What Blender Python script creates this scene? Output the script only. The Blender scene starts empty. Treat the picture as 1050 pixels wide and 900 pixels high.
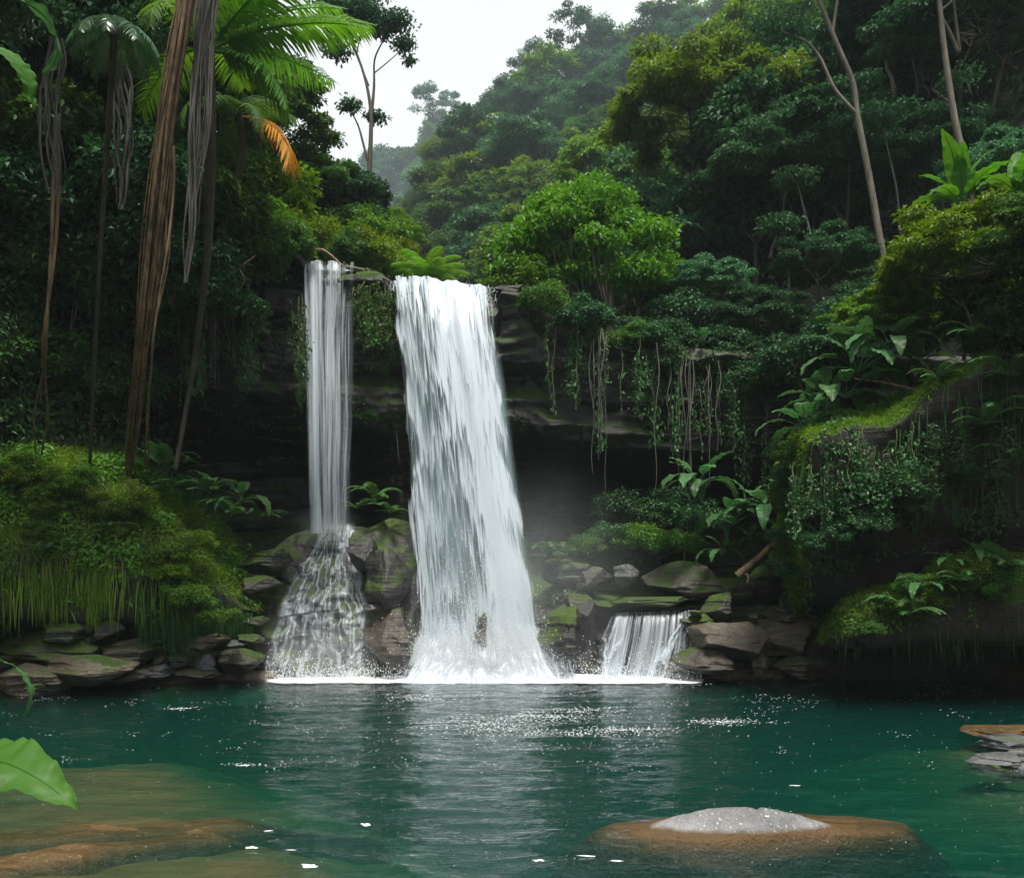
import bpy, math, random
import numpy as np

S = bpy.context.scene
COL = S.collection
R = math.radians
F, CX, HY, EYE = 900.0, 525.0, 590.0, 2.2      # focal length, centre column, horizon row (photo pixels), eye height

# ------------------------------------------------------------------ camera, world, sun, exposure
cam = bpy.data.objects.new('camera', bpy.data.cameras.new('camera'))
COL.objects.link(cam); S.camera = cam
cam.location = (0, 0, EYE); cam.rotation_euler = (R(90), 0, 0)
cam.data.sensor_width = 36; cam.data.lens = 36 * F / 1050; cam.data.shift_y = (HY - 450) / 1050
cam.data.clip_start = 0.1; cam.data.clip_end = 1500

SUN_ELEV, SUN_AZ = R(66), R(168)               # azimuth from +Y towards +X
w = bpy.data.worlds.new('World'); S.world = w; w.use_nodes = True
nt = w.node_tree; nt.nodes.clear()
sky = nt.nodes.new('ShaderNodeTexSky'); sky.sky_type = 'NISHITA'; sky.sun_disc = False
sky.sun_elevation = SUN_ELEV; sky.sun_rotation = SUN_AZ; sky.air_density = 1.0; sky.dust_density = 3
tc = nt.nodes.new('ShaderNodeTexCoord')
cn = nt.nodes.new('ShaderNodeTexNoise'); cn.inputs['Scale'].default_value = 1.6; cn.inputs['Detail'].default_value = 4
nt.links.new(tc.outputs['Generated'], cn.inputs['Vector'])
cr = nt.nodes.new('ShaderNodeValToRGB'); nt.links.new(cn.outputs['Fac'], cr.inputs['Fac'])
cr.color_ramp.elements[0].position = .3; cr.color_ramp.elements[0].color = (8.6, 9.1, 9.5, 1)
cr.color_ramp.elements[1].position = .7; cr.color_ramp.elements[1].color = (9.8, 10.0, 10.1, 1)
mx = nt.nodes.new('ShaderNodeMixRGB'); mx.inputs['Fac'].default_value = .86
nt.links.new(sky.outputs[0], mx.inputs[1]); nt.links.new(cr.outputs[0], mx.inputs[2])
bg = nt.nodes.new('ShaderNodeBackground'); bg.inputs['Strength'].default_value = .085
nt.links.new(mx.outputs[0], bg.inputs[0])
wo = nt.nodes.new('ShaderNodeOutputWorld'); nt.links.new(bg.outputs[0], wo.inputs[0])

sun = bpy.data.objects.new('sun', bpy.data.lights.new('sun', 'SUN')); COL.objects.link(sun)
sun.data.energy = 3.8; sun.data.angle = R(12); sun.data.color = (1, .96, .88)
sun.rotation_euler = (R(90) - SUN_ELEV, 0, -SUN_AZ + math.pi)

vs = S.view_settings
vs.view_transform = 'Standard'; vs.look = 'None'; vs.gamma = 1; vs.use_curve_mapping = False; vs.exposure = 0.5
S.render.engine = 'CYCLES'
cy = S.cycles
cy.use_denoising = True; cy.max_bounces = 8; cy.diffuse_bounces = 3; cy.glossy_bounces = 3; cy.transmission_bounces = 4
cy.transparent_max_bounces = 24; cy.volume_bounces = 1; cy.sample_clamp_indirect = 4
cy.use_adaptive_sampling = True; cy.adaptive_threshold = 0.02
cy.caustics_reflective = False; cy.caustics_refractive = False

# ------------------------------------------------------------------ helpers
def X(px, Y): return (px - CX) * Y / F
def Z(py, Y): return EYE + (HY - py) * Y / F
def P(px, py, Y): return np.array([X(px, Y), Y, Z(py, Y)])

_pr = np.random.default_rng(7)
_perm = np.tile(_pr.permutation(256), 3)
_grad = _pr.normal(size=(256, 3)); _grad /= np.linalg.norm(_grad, axis=1)[:, None]
def perlin(p):
    p = np.asarray(p, float); sh = p.shape[:-1]; p = p.reshape(-1, 3)
    i = np.floor(p).astype(int); f = p - i; i &= 255
    u = f * f * f * (f * (f * 6 - 15) + 10); out = 0
    for dx in (0, 1):
        for dy in (0, 1):
            for dz in (0, 1):
                g = _grad[_perm[_perm[_perm[i[:, 0] + dx] + i[:, 1] + dy] + i[:, 2] + dz]]
                d = (g * (f - (dx, dy, dz))).sum(1)
                wt = (u[:, 0] if dx else 1 - u[:, 0]) * (u[:, 1] if dy else 1 - u[:, 1]) * (u[:, 2] if dz else 1 - u[:, 2])
                out = out + d * wt
    return (out * 1.5).reshape(sh)
def fbm(p, o=4):
    p = np.asarray(p, float); s = 0; a = 1; t = 0
    for k in range(o):
        s = s + a * perlin(p * 2 ** k + k * 17.3); t += a; a *= .5
    return s / t
def v3(x, y, z): return np.stack(np.broadcast_arrays(x, y, z), -1).astype(float)
def sstep(a, b, x):
    t = np.clip((x - a) / (b - a), 0, 1); return t * t * (3 - 2 * t)
def unit(v): return v / np.maximum(np.linalg.norm(v, axis=-1, keepdims=True), 1e-9)

class MB:
    """collects vertices and faces (arrays of quads or triangles), built as ONE mesh"""
    def __init__(s): s.v = []; s.f = []; s.n = 0
    def add(s, v, f):
        v = np.asarray(v, float).reshape(-1, 3); f = np.asarray(f, int)
        s.v.append(v); s.f.append(f + s.n); s.n += len(v); return s
    def arrays(s): return np.concatenate(s.v), s.f
    def mesh(s, name, smooth=True):
        v = np.concatenate(s.v); me = bpy.data.meshes.new(name)
        me.vertices.add(len(v)); me.vertices.foreach_set('co', v.ravel())
        loops = np.concatenate([f.ravel() for f in s.f])
        sizes = np.concatenate([np.full(len(f), f.shape[1]) for f in s.f])
        me.loops.add(len(loops)); me.loops.foreach_set('vertex_index', loops)
        me.polygons.add(len(sizes)); me.polygons.foreach_set('loop_start', np.concatenate([[0], np.cumsum(sizes)[:-1]]))
        me.update(calc_edges=True)
        me.polygons.foreach_set('use_smooth', np.full(len(sizes), smooth)); me.update()
        return me
    def build(s, name, mat, parent=None, smooth=True, **k):
        return put(name, s.mesh(name, smooth), mat, parent, **k)

def put(name, me, mat=None, parent=None, **k):
    o = bpy.data.objects.new(name, me); COL.objects.link(o)
    if mat is not None and me is not None:
        if not me.materials: me.materials.append(mat)
        elif me.materials[0] != mat:
            o.material_slots[0].link = 'OBJECT'; o.material_slots[0].material = mat
    if parent is not None: o.parent = parent
    tag(o, **k); return o
def tag(o, label=None, cat=None, group=None, kind=None):
    if label: o['label'] = label
    if cat: o['category'] = cat
    if group: o['group'] = group
    if kind: o['kind'] = kind
    return o
def empty(name, loc, rz=0, sc=1, **k):
    o = bpy.data.objects.new(name, None); COL.objects.link(o); o.empty_display_size = .2
    o.location = tuple(float(a) for a in loc); o.rotation_euler = (0, 0, rz)
    o.scale = (sc, sc, sc) if np.isscalar(sc) else sc
    return tag(o, **k)

def grid(nu, nv, closed=False):
    i = np.arange(nu if closed else nu - 1)[:, None]; j = np.arange(nv - 1)[None]
    a = i * nv + j; b = ((i + 1) % nu) * nv + j
    return np.stack([a, b, b + 1, a + 1], -1).reshape(-1, 4)
def tube(pts, rad, n=6):
    pts = np.asarray(pts, float); rad = np.broadcast_to(rad, len(pts))
    t = unit(np.gradient(pts, axis=0)); a = unit(np.cross(t, np.where(np.abs(t[:, 2:3]) > .9, (1., 0, 0), (0., 0, 1))))
    for k in range(1, len(a)):
        a[k] = a[k - 1] - t[k] * (a[k - 1] @ t[k]); a[k] /= max(np.linalg.norm(a[k]), 1e-9)
    b = np.cross(t, a); th = np.arange(n) * 2 * np.pi / n
    v = pts[None] + rad[None, :, None] * (np.cos(th)[:, None, None] * a[None] + np.sin(th)[:, None, None] * b[None])
    return v.reshape(-1, 3), grid(n, len(pts), True)[:, ::-1]
def bez(p0, p1, p2, n=8):
    t = np.linspace(0, 1, n)[:, None]; return (1 - t) ** 2 * np.asarray(p0) + 2 * t * (1 - t) * np.asarray(p1) + t * t * np.asarray(p2)
def poly(pts, n):
    """smooth resample of a polyline"""
    pts = np.asarray(pts, float); d = np.concatenate([[0], np.cumsum(np.linalg.norm(np.diff(pts, axis=0), axis=1))])
    q = np.linspace(0, d[-1], n); r = np.stack([np.interp(q, d, pts[:, k]) for k in range(3)], -1)
    for _ in range(3): r[1:-1] = (r[:-2] + 2 * r[1:-1] + r[2:]) / 4
    return r
def leafquads(Pb, D, N, L, W, droop=.15):
    n = len(Pb); L = np.broadcast_to(L, n)[:, None]; W = np.broadcast_to(W, n)[:, None]
    Sd = unit(np.cross(D, N)); N = np.cross(Sd, D)
    v = np.stack([Pb, Pb + D * L * .45 + Sd * W / 2 + N * W * .18, Pb + D * L - N * L * droop, Pb + D * L * .45 - Sd * W / 2 + N * W * .18], 1)
    return v.reshape(-1, 3), np.arange(n * 4).reshape(-1, 4)
def blades(Pb, D, L, W, droop=.5, seg=3, G=(0, 0, -1), side=None):
    """narrow curved strips: grass, leaflets, hanging stems"""
    n = len(Pb); L = np.broadcast_to(L, n); W = np.broadcast_to(W, n); dr = np.broadcast_to(droop, n)
    Sd = unit(np.cross(D, (0, 0, 1.)) + 1e-4) if side is None else side
    t = np.linspace(0, 1, seg + 1)
    c = Pb[:, None] + D[:, None] * (L[:, None] * t)[..., None] + np.asarray(G, float) * (L[:, None] * dr[:, None] * t ** 2)[..., None]
    wd = W[:, None] * np.interp(t, [0, .3, .7, 1], [.55, 1, .75, .06])
    a = c + Sd[:, None] * wd[..., None] / 2; b = c - Sd[:, None] * wd[..., None] / 2
    v = np.stack([a, b], 2).reshape(n, -1, 3); m = 2 * (seg + 1)
    q = np.array([[2 * k, 2 * k + 1, 2 * k + 3, 2 * k + 2] for k in range(seg)])
    return v.reshape(-1, 3), (np.arange(n)[:, None, None] * m + q[None]).reshape(-1, 4)
def sample(v, f, n, rg, cond=None):
    """n random points on quads with normals"""
    f = np.asarray(f); A, B, C, Dd = (v[f[:, k]] for k in range(4))
    nr = np.cross(C - A, Dd - B); ar = np.linalg.norm(nr, axis=1); nr = unit(nr); c = (A + B + C + Dd) / 4
    wt = ar.copy()
    if cond is not None: wt = wt * cond(c, nr)
    k = rg.choice(len(f), n, p=wt / wt.sum()); u, s = rg.random((2, n, 1))
    return A[k] * (1 - u) * (1 - s) + B[k] * u * (1 - s) + C[k] * u * s + Dd[k] * (1 - u) * s, nr[k]
def rdir(rg, n): return unit(rg.normal(size=(n, 3)))

# ------------------------------------------------------------------ materials
def mat(name):
    m = bpy.data.materials.new(name); m.use_nodes = True; m.node_tree.nodes.clear(); return m
class NT:
    def __init__(s, m): s.t = m.node_tree; s.n = s.t.nodes; s.l = s.t.links
    def __call__(s, typ, inp=None, **at):
        nd = s.n.new(typ)
        for k, v in at.items(): setattr(nd, k, v)
        for k, v in (inp or {}).items():
            if isinstance(v, bpy.types.NodeSocket): s.l.new(v, nd.inputs[k])
            else: nd.inputs[k].default_value = v
        return nd
    def math(s, op, a, b=0, c=0, clamp=False): return s('ShaderNodeMath', {0: a, 1: b, 2: c}, operation=op, use_clamp=clamp).outputs[0]
    def ramp(s, fac, a, b, lo=(0, 0, 0, 1), hi=(1, 1, 1, 1)):
        r = s('ShaderNodeValToRGB', {'Fac': fac}); e = r.color_ramp.elements
        e[0].position, e[1].position = a, b; e[0].color, e[1].color = lo, hi; return r.outputs[0]
    def mix(s, fac, a, b):
        return s('ShaderNodeMixRGB', {'Fac': fac, 1: a, 2: b}).outputs[0]
    def noise(s, vec, scale, detail=3, rough=.55, dist=0, out='Fac'):
        return s('ShaderNodeTexNoise', {'Vector': vec, 'Scale': scale, 'Detail': detail, 'Roughness': rough, 'Distortion': dist}).outputs[out]
    def scale(s, vec, sc):
        return s('ShaderNodeVectorMath', {0: vec, 1: sc}, operation='MULTIPLY').outputs[0]
    def out(s, surf=None, vol=None):
        o = s('ShaderNodeOutputMaterial')
        if surf: s.l.new(surf, o.inputs['Surface'])
        if vol: s.l.new(vol, o.inputs['Volume'])
def c4(c): return (c[0], c[1], c[2], 1)

def leafmat(name, a, b, rough=.5, transl=.3, spec=.35, c=None, cs=.6):
    m = mat(name); N = NT(m)
    tcn = N('ShaderNodeTexCoord'); g = N('ShaderNodeNewGeometry'); oi = N('ShaderNodeObjectInfo')
    n1 = N.noise(g.outputs['Position'], cs, 3)
    f = N.math('ADD', N.math('MULTIPLY', g.outputs['Random Per Island'], .55), N.math('MULTIPLY', N.math('SUBTRACT', n1, .3), 1.1), clamp=True)
    col = N.mix(f, c4(a), c4(b))
    if c: col = N.mix(N.ramp(g.outputs['Random Per Island'], .93, .97), col, c4(c))
    hs = N('ShaderNodeHueSaturation', {'Hue': N.math('ADD', .485, N.math('MULTIPLY', oi.outputs['Random'], .03)), 'Value': N.math('ADD', .8, N.math('MULTIPLY', oi.outputs['Random'], .45)), 'Color': col})
    p = N('ShaderNodeBsdfPrincipled', {'Base Color': hs.outputs[0], 'Roughness': rough, 'Specular IOR Level': spec})
    tr = N('ShaderNodeBsdfTranslucent', {'Color': N('ShaderNodeHueSaturation', {'Hue': .49, 'Saturation': 1.1, 'Value': 1.5, 'Color': hs.outputs[0]}).outputs[0]})
    ms = N('ShaderNodeMixShader', {0: transl, 1: p.outputs[0], 2: tr.outputs[0]}); N.out(ms.outputs[0]); return m
def barkmat(name, a, b, rough=.8, bump=.4, vs=(1, 1, .15)):
    m = mat(name); N = NT(m); tcn = N('ShaderNodeTexCoord')
    v = N.scale(tcn.outputs['Object'], vs)
    n1 = N.noise(v, 14, 5, .65); n2 = N.noise(tcn.outputs['Object'], 1.7, 3)
    col = N.mix(N.ramp(N.math('ADD', N.math('MULTIPLY', n1, .65), N.math('MULTIPLY', n2, .35)), .38, .62), c4(a), c4(b))
    bp = N('ShaderNodeBump', {'Strength': bump, 'Distance': .03, 'Height': n1})
    p = N('ShaderNodeBsdfPrincipled', {'Base Color': col, 'Roughness': rough, 'Normal': bp.outputs[0]}); N.out(p.outputs[0]); return m
def rockmat(name, a, b, moss=(.05, .10, .012), mossamt=.5, rough=.42, mscale=.9, mossz=.35, stain=None, bump=.6, strata=.8):
    m = mat(name); N = NT(m); g = N('ShaderNodeNewGeometry'); pos = g.outputs['Position']
    n0 = N.noise(pos, .8, 5, .6, .4); n1 = N.noise(pos, 6, 6, .7); st = N.noise(N.scale(pos, (.5, .5, 7)), 1.4, 5, .65, .6)
    n2 = N.noise(pos, 38, 3, .6)
    f = N.math('ADD', N.math('MULTIPLY', n0, .5), N.math('ADD', N.math('MULTIPLY', n1, .25), N.math('MULTIPLY', st, .25)))
    col = N.mix(N.ramp(f, .38, .62), c4(a), c4(b))
    col = N.mix(N.ramp(n2, .62, .72), col, c4([min(1, x * 2.2 + .02) for x in b]))
    if stain: 
        sep = N('ShaderNodeSeparateXYZ', {0: pos})
        k = N.ramp(N.math('ADD', sep.outputs[2], N.math('MULTIPLY', N.math('SUBTRACT', n1, .5), stain[2])), stain[0], stain[1])
        col = N.mix(k, c4(stain[3]), col)
    if stain or strata < .1: col = N.mix(N.ramp(N.math('ADD', N('ShaderNodeSeparateXYZ', {0: pos}).outputs[2], 1), .84, .985), (.012, .014, .006, 1), col)  # algae-dark below the waterline, also painting in the water's dimming with depth
    if mossamt > 0:
        nz = N('ShaderNodeSeparateXYZ', {0: g.outputs['Normal']}).outputs[2]
        mf = N.math('ADD', N.math('MULTIPLY', nz, mossz), N.math('ADD', N.noise(pos, mscale, 5, .65), N.math('MULTIPLY', n1, .2)))
        mk = N.ramp(mf, 1.02 - mossamt * .55, 1.14 - mossamt * .55)
        mc = N.mix(N.noise(pos, 22, 3), c4([x * .55 for x in moss]), c4(moss)); col = N.mix(mk, col, mc)
        rg = N.mix(mk, (rough,) * 3 + (1,), (.9, .9, .9, 1))
    else: rg = rough
    hh = N.math('ADD', N.math('MULTIPLY', n1, .6), N.math('ADD', N.math('MULTIPLY', n2, .15), N.math('MULTIPLY', st, strata)))
    bp = N('ShaderNodeBump', {'Strength': bump, 'Distance': .12, 'Height': hh})
    p = N('ShaderNodeBsdfPrincipled', {'Base Color': col, 'Roughness': rg, 'Normal': bp.outputs[0], 'Specular IOR Level': .5}); N.out(p.outputs[0]); return m

M = {}
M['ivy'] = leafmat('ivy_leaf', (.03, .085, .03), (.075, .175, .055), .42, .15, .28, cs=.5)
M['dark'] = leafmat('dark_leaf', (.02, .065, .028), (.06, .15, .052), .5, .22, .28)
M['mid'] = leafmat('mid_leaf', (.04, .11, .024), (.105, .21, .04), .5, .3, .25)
M['blue'] = leafmat('bluegreen_leaf', (.04, .12, .058), (.10, .22, .09), .5, .25, .25)
M['lime'] = leafmat('lime_leaf', (.07, .15, .015), (.17, .27, .02), .5, .35)
M['yellow'] = leafmat('yellow_leaf', (.08, .155, .02), (.17, .28, .04), .5, .35)
M['shrub'] = leafmat('shrub_leaf', (.05, .13, .015), (.14, .27, .03), .45, .35)
M['moss'] = leafmat('moss_blade', (.07, .15, .012), (.20, .32, .025), .6, .35, .2, c=(.16, .12, .04), cs=1.3)
M['grass'] = leafmat('bank_grass', (.07, .15, .015), (.24, .36, .035), .55, .35, .3, c=(.20, .15, .06), cs=1.1)
M['hang'] = leafmat('hanging_grass', (.025, .07, .02), (.06, .14, .035), .6, .25, .2)
M['banana'] = leafmat('banana_leaf', (.045, .14, .018), (.09, .24, .03), .5, .4, .3, cs=2)
M['bigleaf'] = leafmat('glossy_leaf', (.03, .10, .03), (.08, .19, .06), .48, .25, .35, cs=2)
M['fern'] = leafmat('fern_leaf', (.03, .09, .025), (.08, .17, .04), .45, .25, .4)
M['palm'] = leafmat('palm_leaf', (.06, .17, .02), (.13, .28, .03), .4, .45, .5)
M['palmdark'] = leafmat('palm_leaf_dark', (.02, .07, .025), (.05, .12, .04), .3, .25, .8)
M['orange'] = leafmat('orange_leaf', (.45, .17, .012), (.65, .33, .03), .6, .3)
M['bark'] = barkmat('bark', (.07, .06, .045), (.19, .165, .125))
M['darkbark'] = barkmat('dark_bark', (.03, .028, .02), (.09, .075, .05))
M['root'] = barkmat('root_bark', (.06, .04, .022), (.30, .20, .11), .75, .7, (1, 1, .08))
M['greyroot'] = barkmat('grey_root', (.04, .04, .035), (.15, .14, .12), .75, .7, (1, 1, .08))
M['vine'] = barkmat('vine_bark', (.05, .06, .025), (.15, .14, .07))
M['rock'] = rockmat('wet_rock', (.014, .014, .015), (.05, .045, .04), mossamt=.52)
M['shelf'] = rockmat('shelf_rock', (.028, .024, .02), (.12, .10, .08), mossamt=.42, rough=.33)
M['mound'] = rockmat('mound_rock', (.016, .017, .018), (.068, .062, .055), moss=(.07, .12, .012), mossamt=.50, rough=.3)
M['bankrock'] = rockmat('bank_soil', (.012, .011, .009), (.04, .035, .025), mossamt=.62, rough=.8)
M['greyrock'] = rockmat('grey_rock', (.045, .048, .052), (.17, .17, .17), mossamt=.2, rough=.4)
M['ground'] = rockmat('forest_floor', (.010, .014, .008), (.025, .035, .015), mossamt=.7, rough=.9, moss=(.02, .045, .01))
# ------------------------------------------------------------------ haze
hz = mat('haze_air'); N = NT(hz)
N.out(vol=N('ShaderNodeVolumePrincipled', {'Color': (.80, .90, 1.0, 1), 'Density': .0005, 'Anisotropy': .1}).outputs[0])
bv = np.array([[x, y, z] for x in (-260, 260) for y in (-60, 330) for z in (-9, 170)])
MB().add(bv, [[0, 1, 3, 2], [4, 6, 7, 5], [0, 4, 5, 1], [2, 3, 7, 6], [0, 2, 6, 4], [1, 5, 7, 3]]).build('haze', hz, smooth=False, kind='stuff')

# ------------------------------------------------------------------ terrain
SPURS = []      # (Yc, xs, zs, front slope)
def spur(Yc, pts, H, s):
    xs = [X(a, Yc) for a, b in pts]; zs = [Z(b, Yc) - H for a, b in pts]
    SPURS.append((Yc, np.array(xs), np.array(zs), s))
spur(33, [(480, 330), (560, 310), (640, 250), (700, 190), (760, 110), (830, 20), (900, -70), (1050, -180), (1500, -300)], 6.5, 1.0)
spur(54, [(420, 320), (470, 290), (520, 225), (570, 170), (640, 110), (700, 60), (760, 10), (850, -60), (1400, -200)], 6.6, .95)
spur(88, [(380, 330), (405, 270), (430, 200), (470, 125), (520, 95), (560, 60), (620, 45), (680, 10), (740, -20), (1200, -120)], 6.6, .9)
spur(145, [(300, 240), (350, 200), (395, 150), (440, 112), (480, 125), (560, 100), (900, 60)], 10, .8)
spur(31, [(-400, -200), (0, -60), (200, 20), (260, 80), (310, 150), (345, 190), (380, 225), (410, 262), (440, 320)], 3.5, 1.0)
spur(60, [(-400, -100), (100, 30), (250, 110), (330, 170), (380, 225), (420, 330)], 6, .9)
def T(x, y):
    x, y = np.broadcast_arrays(np.asarray(x, float), np.asarray(y, float))
    nz = fbm(v3(x * .5, y * .5, 7), 4); sx = x + .50 * (y - 7) + 1.3 * nz
    dl = np.hypot(np.maximum(0, sx + 2.4), np.maximum(0, y + nz - 10.5)); dr_ = np.hypot(np.maximum(0, 6.6 - x - 1.6 * nz), np.maximum(np.maximum(0, 10.2 - y - nz), np.maximum(0, y - 11.8)))
    d_ = np.minimum(dl, dr_); bed = np.maximum(-2.8, -.13 - .13 * d_ - .06 * d_ ** 2)          # shallows at the left and the right
    bed = np.maximum(bed, -2.8 + 2.65 * sstep(3.4, .2, y)) + sstep(17, 19, y) * 1.0
    bed = np.minimum(bed + .17 * fbm(v3(x * .9, y * 1.9, 3.1), 5), -.07 + .03 * fbm(v3(x * 2, y * 3, 5), 3))
    bank = (np.abs(x + .3) - 10.6 - .25 * np.maximum(0, 12 - y) * .4) * 1.3
    low = np.maximum(bed, np.minimum(bank, 16 + np.abs(x) * .2)) + np.where(y < -2, sstep(-2, -14, y) * 3, 0)
    hi = 8.95 + .9 * np.maximum(0, np.abs(x + 2.3) - 4) * .35
    for Yc, xs, zs, s in SPURS:
        zc = np.interp(x, xs, zs); d = Yc - y
        k = np.where(d > 0, zc - s * d, zc + .45 * d)
        hi = np.maximum(hi, k)
    hi = hi + fbm(v3(x * .12, y * .12, 0), 4) * sstep(24, 40, y) * 3
    return np.where(y > 26.5, hi, low * 1.0 + (hi - low) * sstep(25.9, 26.5, y))
def hf(xs, ys, f):
    gx, gy = np.meshgrid(xs, ys, indexing='ij'); return v3(gx, gy, f(gx, gy)), grid(len(xs), len(ys))
xs = np.concatenate([np.linspace(-300, -42, 30), np.linspace(-40, 40, 381), np.linspace(42, 300, 30)])
ys = np.concatenate([np.linspace(-55, -8, 12), np.linspace(-6, 26, 130), np.linspace(26.1, 70, 120), np.linspace(71, 200, 90), np.linspace(204, 320, 20)])
xs = np.clip(xs, -259, 259) if False else xs
tv, tf = hf(np.clip(xs, -255, 255), ys, T)
tv = tv.reshape(-1, 3)
m = mat('ground_cover'); N = NT(m); g = N('ShaderNodeNewGeometry'); pos = g.outputs['Position']
zz = N('ShaderNodeSeparateXYZ', {0: pos}).outputs[2]
soil = N.mix(N.noise(pos, 1.5, 5), (.010, .014, .007, 1), (.03, .042, .016, 1))
bedc = N.mix(N.noise(N.scale(pos, (1, 2.2, 1)), 1.1, 5, .6, .5), (.06, .035, .012, 1), (.20, .115, .035, 1))
silt = N.mix(N.noise(pos, .6, 3), (.16, .2, .16, 1), (.3, .34, .26, 1))
col = N.mix(N.ramp(N.math('ADD', zz, 3), .8, 1.8), silt, bedc)
col = N.mix(N.ramp(zz, .1, .5), col, soil)
N.out(N('ShaderNodeBsdfPrincipled', {'Base Color': col, 'Roughness': .8, 'Normal': N('ShaderNodeBump', {'Strength': .5, 'Distance': .1, 'Height': N.noise(pos, 5, 5)}).outputs[0]}).outputs[0])
ro = N.n
MB().add(tv, tf).build('ground', m, kind='structure')

# ------------------------------------------------------------------ cliff sheet
prof = np.array([(19.1, -3.0), (19.2, -.2), (19.35, .35), (19.5, 1.15), (19.9, 1.5), (21.0, 1.75), (22.3, 2.3), (24.2, 2.9), (25.3, 3.8), (25.2, 4.8), (23.6, 5.45), (21.9, 5.65), (21.2, 5.9),
                 (20.95, 6.4), (21.25, 6.75), (21.35, 7.2), (20.9, 7.6), (20.75, 8.2), (21.0, 8.5), (20.55, 8.75), (20.6, 9.05), (21.0, 9.15), (23, 9.2), (27.5, 9.2)])
pd = np.concatenate([[0], np.cumsum(np.linalg.norm(np.diff(prof, axis=0), axis=1))])
def lipz(x):
    return np.interp(x, [-9, -7, -5.2, -4.9, -4.85, -3.9, -3.75, -3.0, -2.9, -.4, -.25, .4, .9, 2.5, 6, 12], [11.5, 10.8, 10.0, 9.8, 9.50, 9.48, 9.5, 9.35, 9.06, 8.70, 8.95, 8.9, 8.3, 7.9, 7.4, 7.4]) - 9.15
def cliff(u, t):
    y = np.interp(t, pd, prof[:, 0]); z = np.interp(t, pd, prof[:, 1]); x = u
    up = sstep(3.2, 8.8, z); z = z + lipz(x) * up
    # the cave is shallower between the falls and at its far right
    d = np.maximum(0, y - 21.0) * (z < 7) * (z > 1.8)
    k = 1 - .55 * np.exp(-((x + 2.9) / .9) ** 2) - .6 * sstep(7.5, 11, x)
    y = y - d * (1 - k)
    # recess behind the small cascade
    casc = sstep(1.75, 2.0, x) * sstep(4.25, 4.05, x) * sstep(1.5, 1.25, z) * (z > -1)
    y = y + .55 * casc
    z = z + .12 * fbm(v3(x * .5, y * .3, 9), 3) * sstep(.5, 1.5, z)
    # strata: ledges of differing depth, plus blocks
    s1 = fbm(v3(x * .28, z * 2.3, 1.5), 3); s2 = fbm(v3(x * .9, z * 1.1, y * .6 + 5), 4)
    led = np.floor(z * 2.6 + 1.1 * perlin(v3(x * .25, z * .2, 4)))
    s3 = perlin(v3(x * .35 + led * 7.7, led * 3.3, 2.2)); blk = perlin(v3(np.floor(x * 1.1 + led * .37) * 3.1, led * 5.7, 8.8))
    wr = sstep(0, .3, t) * (1 - sstep(pd[-5], pd[-3], t))
    y = y - wr * (.55 * s1 + .35 * s2 + .34 * s3 + .22 * blk) * np.where(z < 2.2, .75, 1)
    z = z + wr * .1 * s2
    # raised ledge on the right, lower on the left
    z = z + np.where((z < 2.6), .25 * sstep(.6, 1.2, x) * sstep(2.0, 1.6, x), 0)
    return v3(x, y, z)
U = np.linspace(-14, 16, 640); Tt = np.interp(np.linspace(0, 1, 460), [0, .82, 1], [0, pd[-4], pd[-1]])
gu, gt = np.meshgrid(U, Tt, indexing='ij')
cv = cliff(gu, gt).reshape(-1, 3); cf = grid(len(U), len(Tt))[:, ::-1]
mcl = rockmat('cliff_rock', (.012, .013, .014), (.055, .050, .043), moss=(.05, .10, .012), mossamt=.55, mossz=.3)
MB().add(cv, cf).build('cliff', mcl, kind='structure')

# mound under the left fall
def moundY(x, z):
    top = 3.55 - .12 * (x + 3.9) ** 2
    y = 18.75 + .30 * z + .07 * np.maximum(0, z) ** 2 + .5 * np.maximum(0, np.abs(x + 3.95) - (1.85 - .33 * z)) ** 1.6 + .55 * np.maximum(0, np.abs(x + 3.95) - 2.1)
    led = np.floor(z * 2.2 + .9 * perlin(v3(x * .5, z * .3, 14)))
    y = y - .42 * fbm(v3(x * .9, z * .9, 3.7), 3) - .10 * perlin(v3(x * .6 + led * 4.1, led * 2.9, 1)) - .12 * fbm(v3(x * 3, z * 4, 0), 3)
    return y
def mound(u, t):
    top = 3.35 - .1 * (u + 3.9) ** 2 - .55 * sstep(-5.0, -6.2, u) + .35 * sstep(-3.4, -2.8, u)
    z = np.minimum(-1.6 + t, top); back = np.maximum(0, -1.6 + t - top)
    y = moundY(u, z) + back * 1.3; return v3(u, y, z - .25 * back + .1 * fbm(v3(u, y, 2), 3) * (back > 0))
gu, gt = np.meshgrid(np.linspace(-6.6, -1.7, 200), np.linspace(0, 8.2, 300), indexing='ij')
mdv = mound(gu, gt).reshape(-1, 3); mdf = grid(200, 300)[:, ::-1]
MB().add(mdv, mdf).build('rock_mound', M['mound'], kind='structure')

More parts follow.
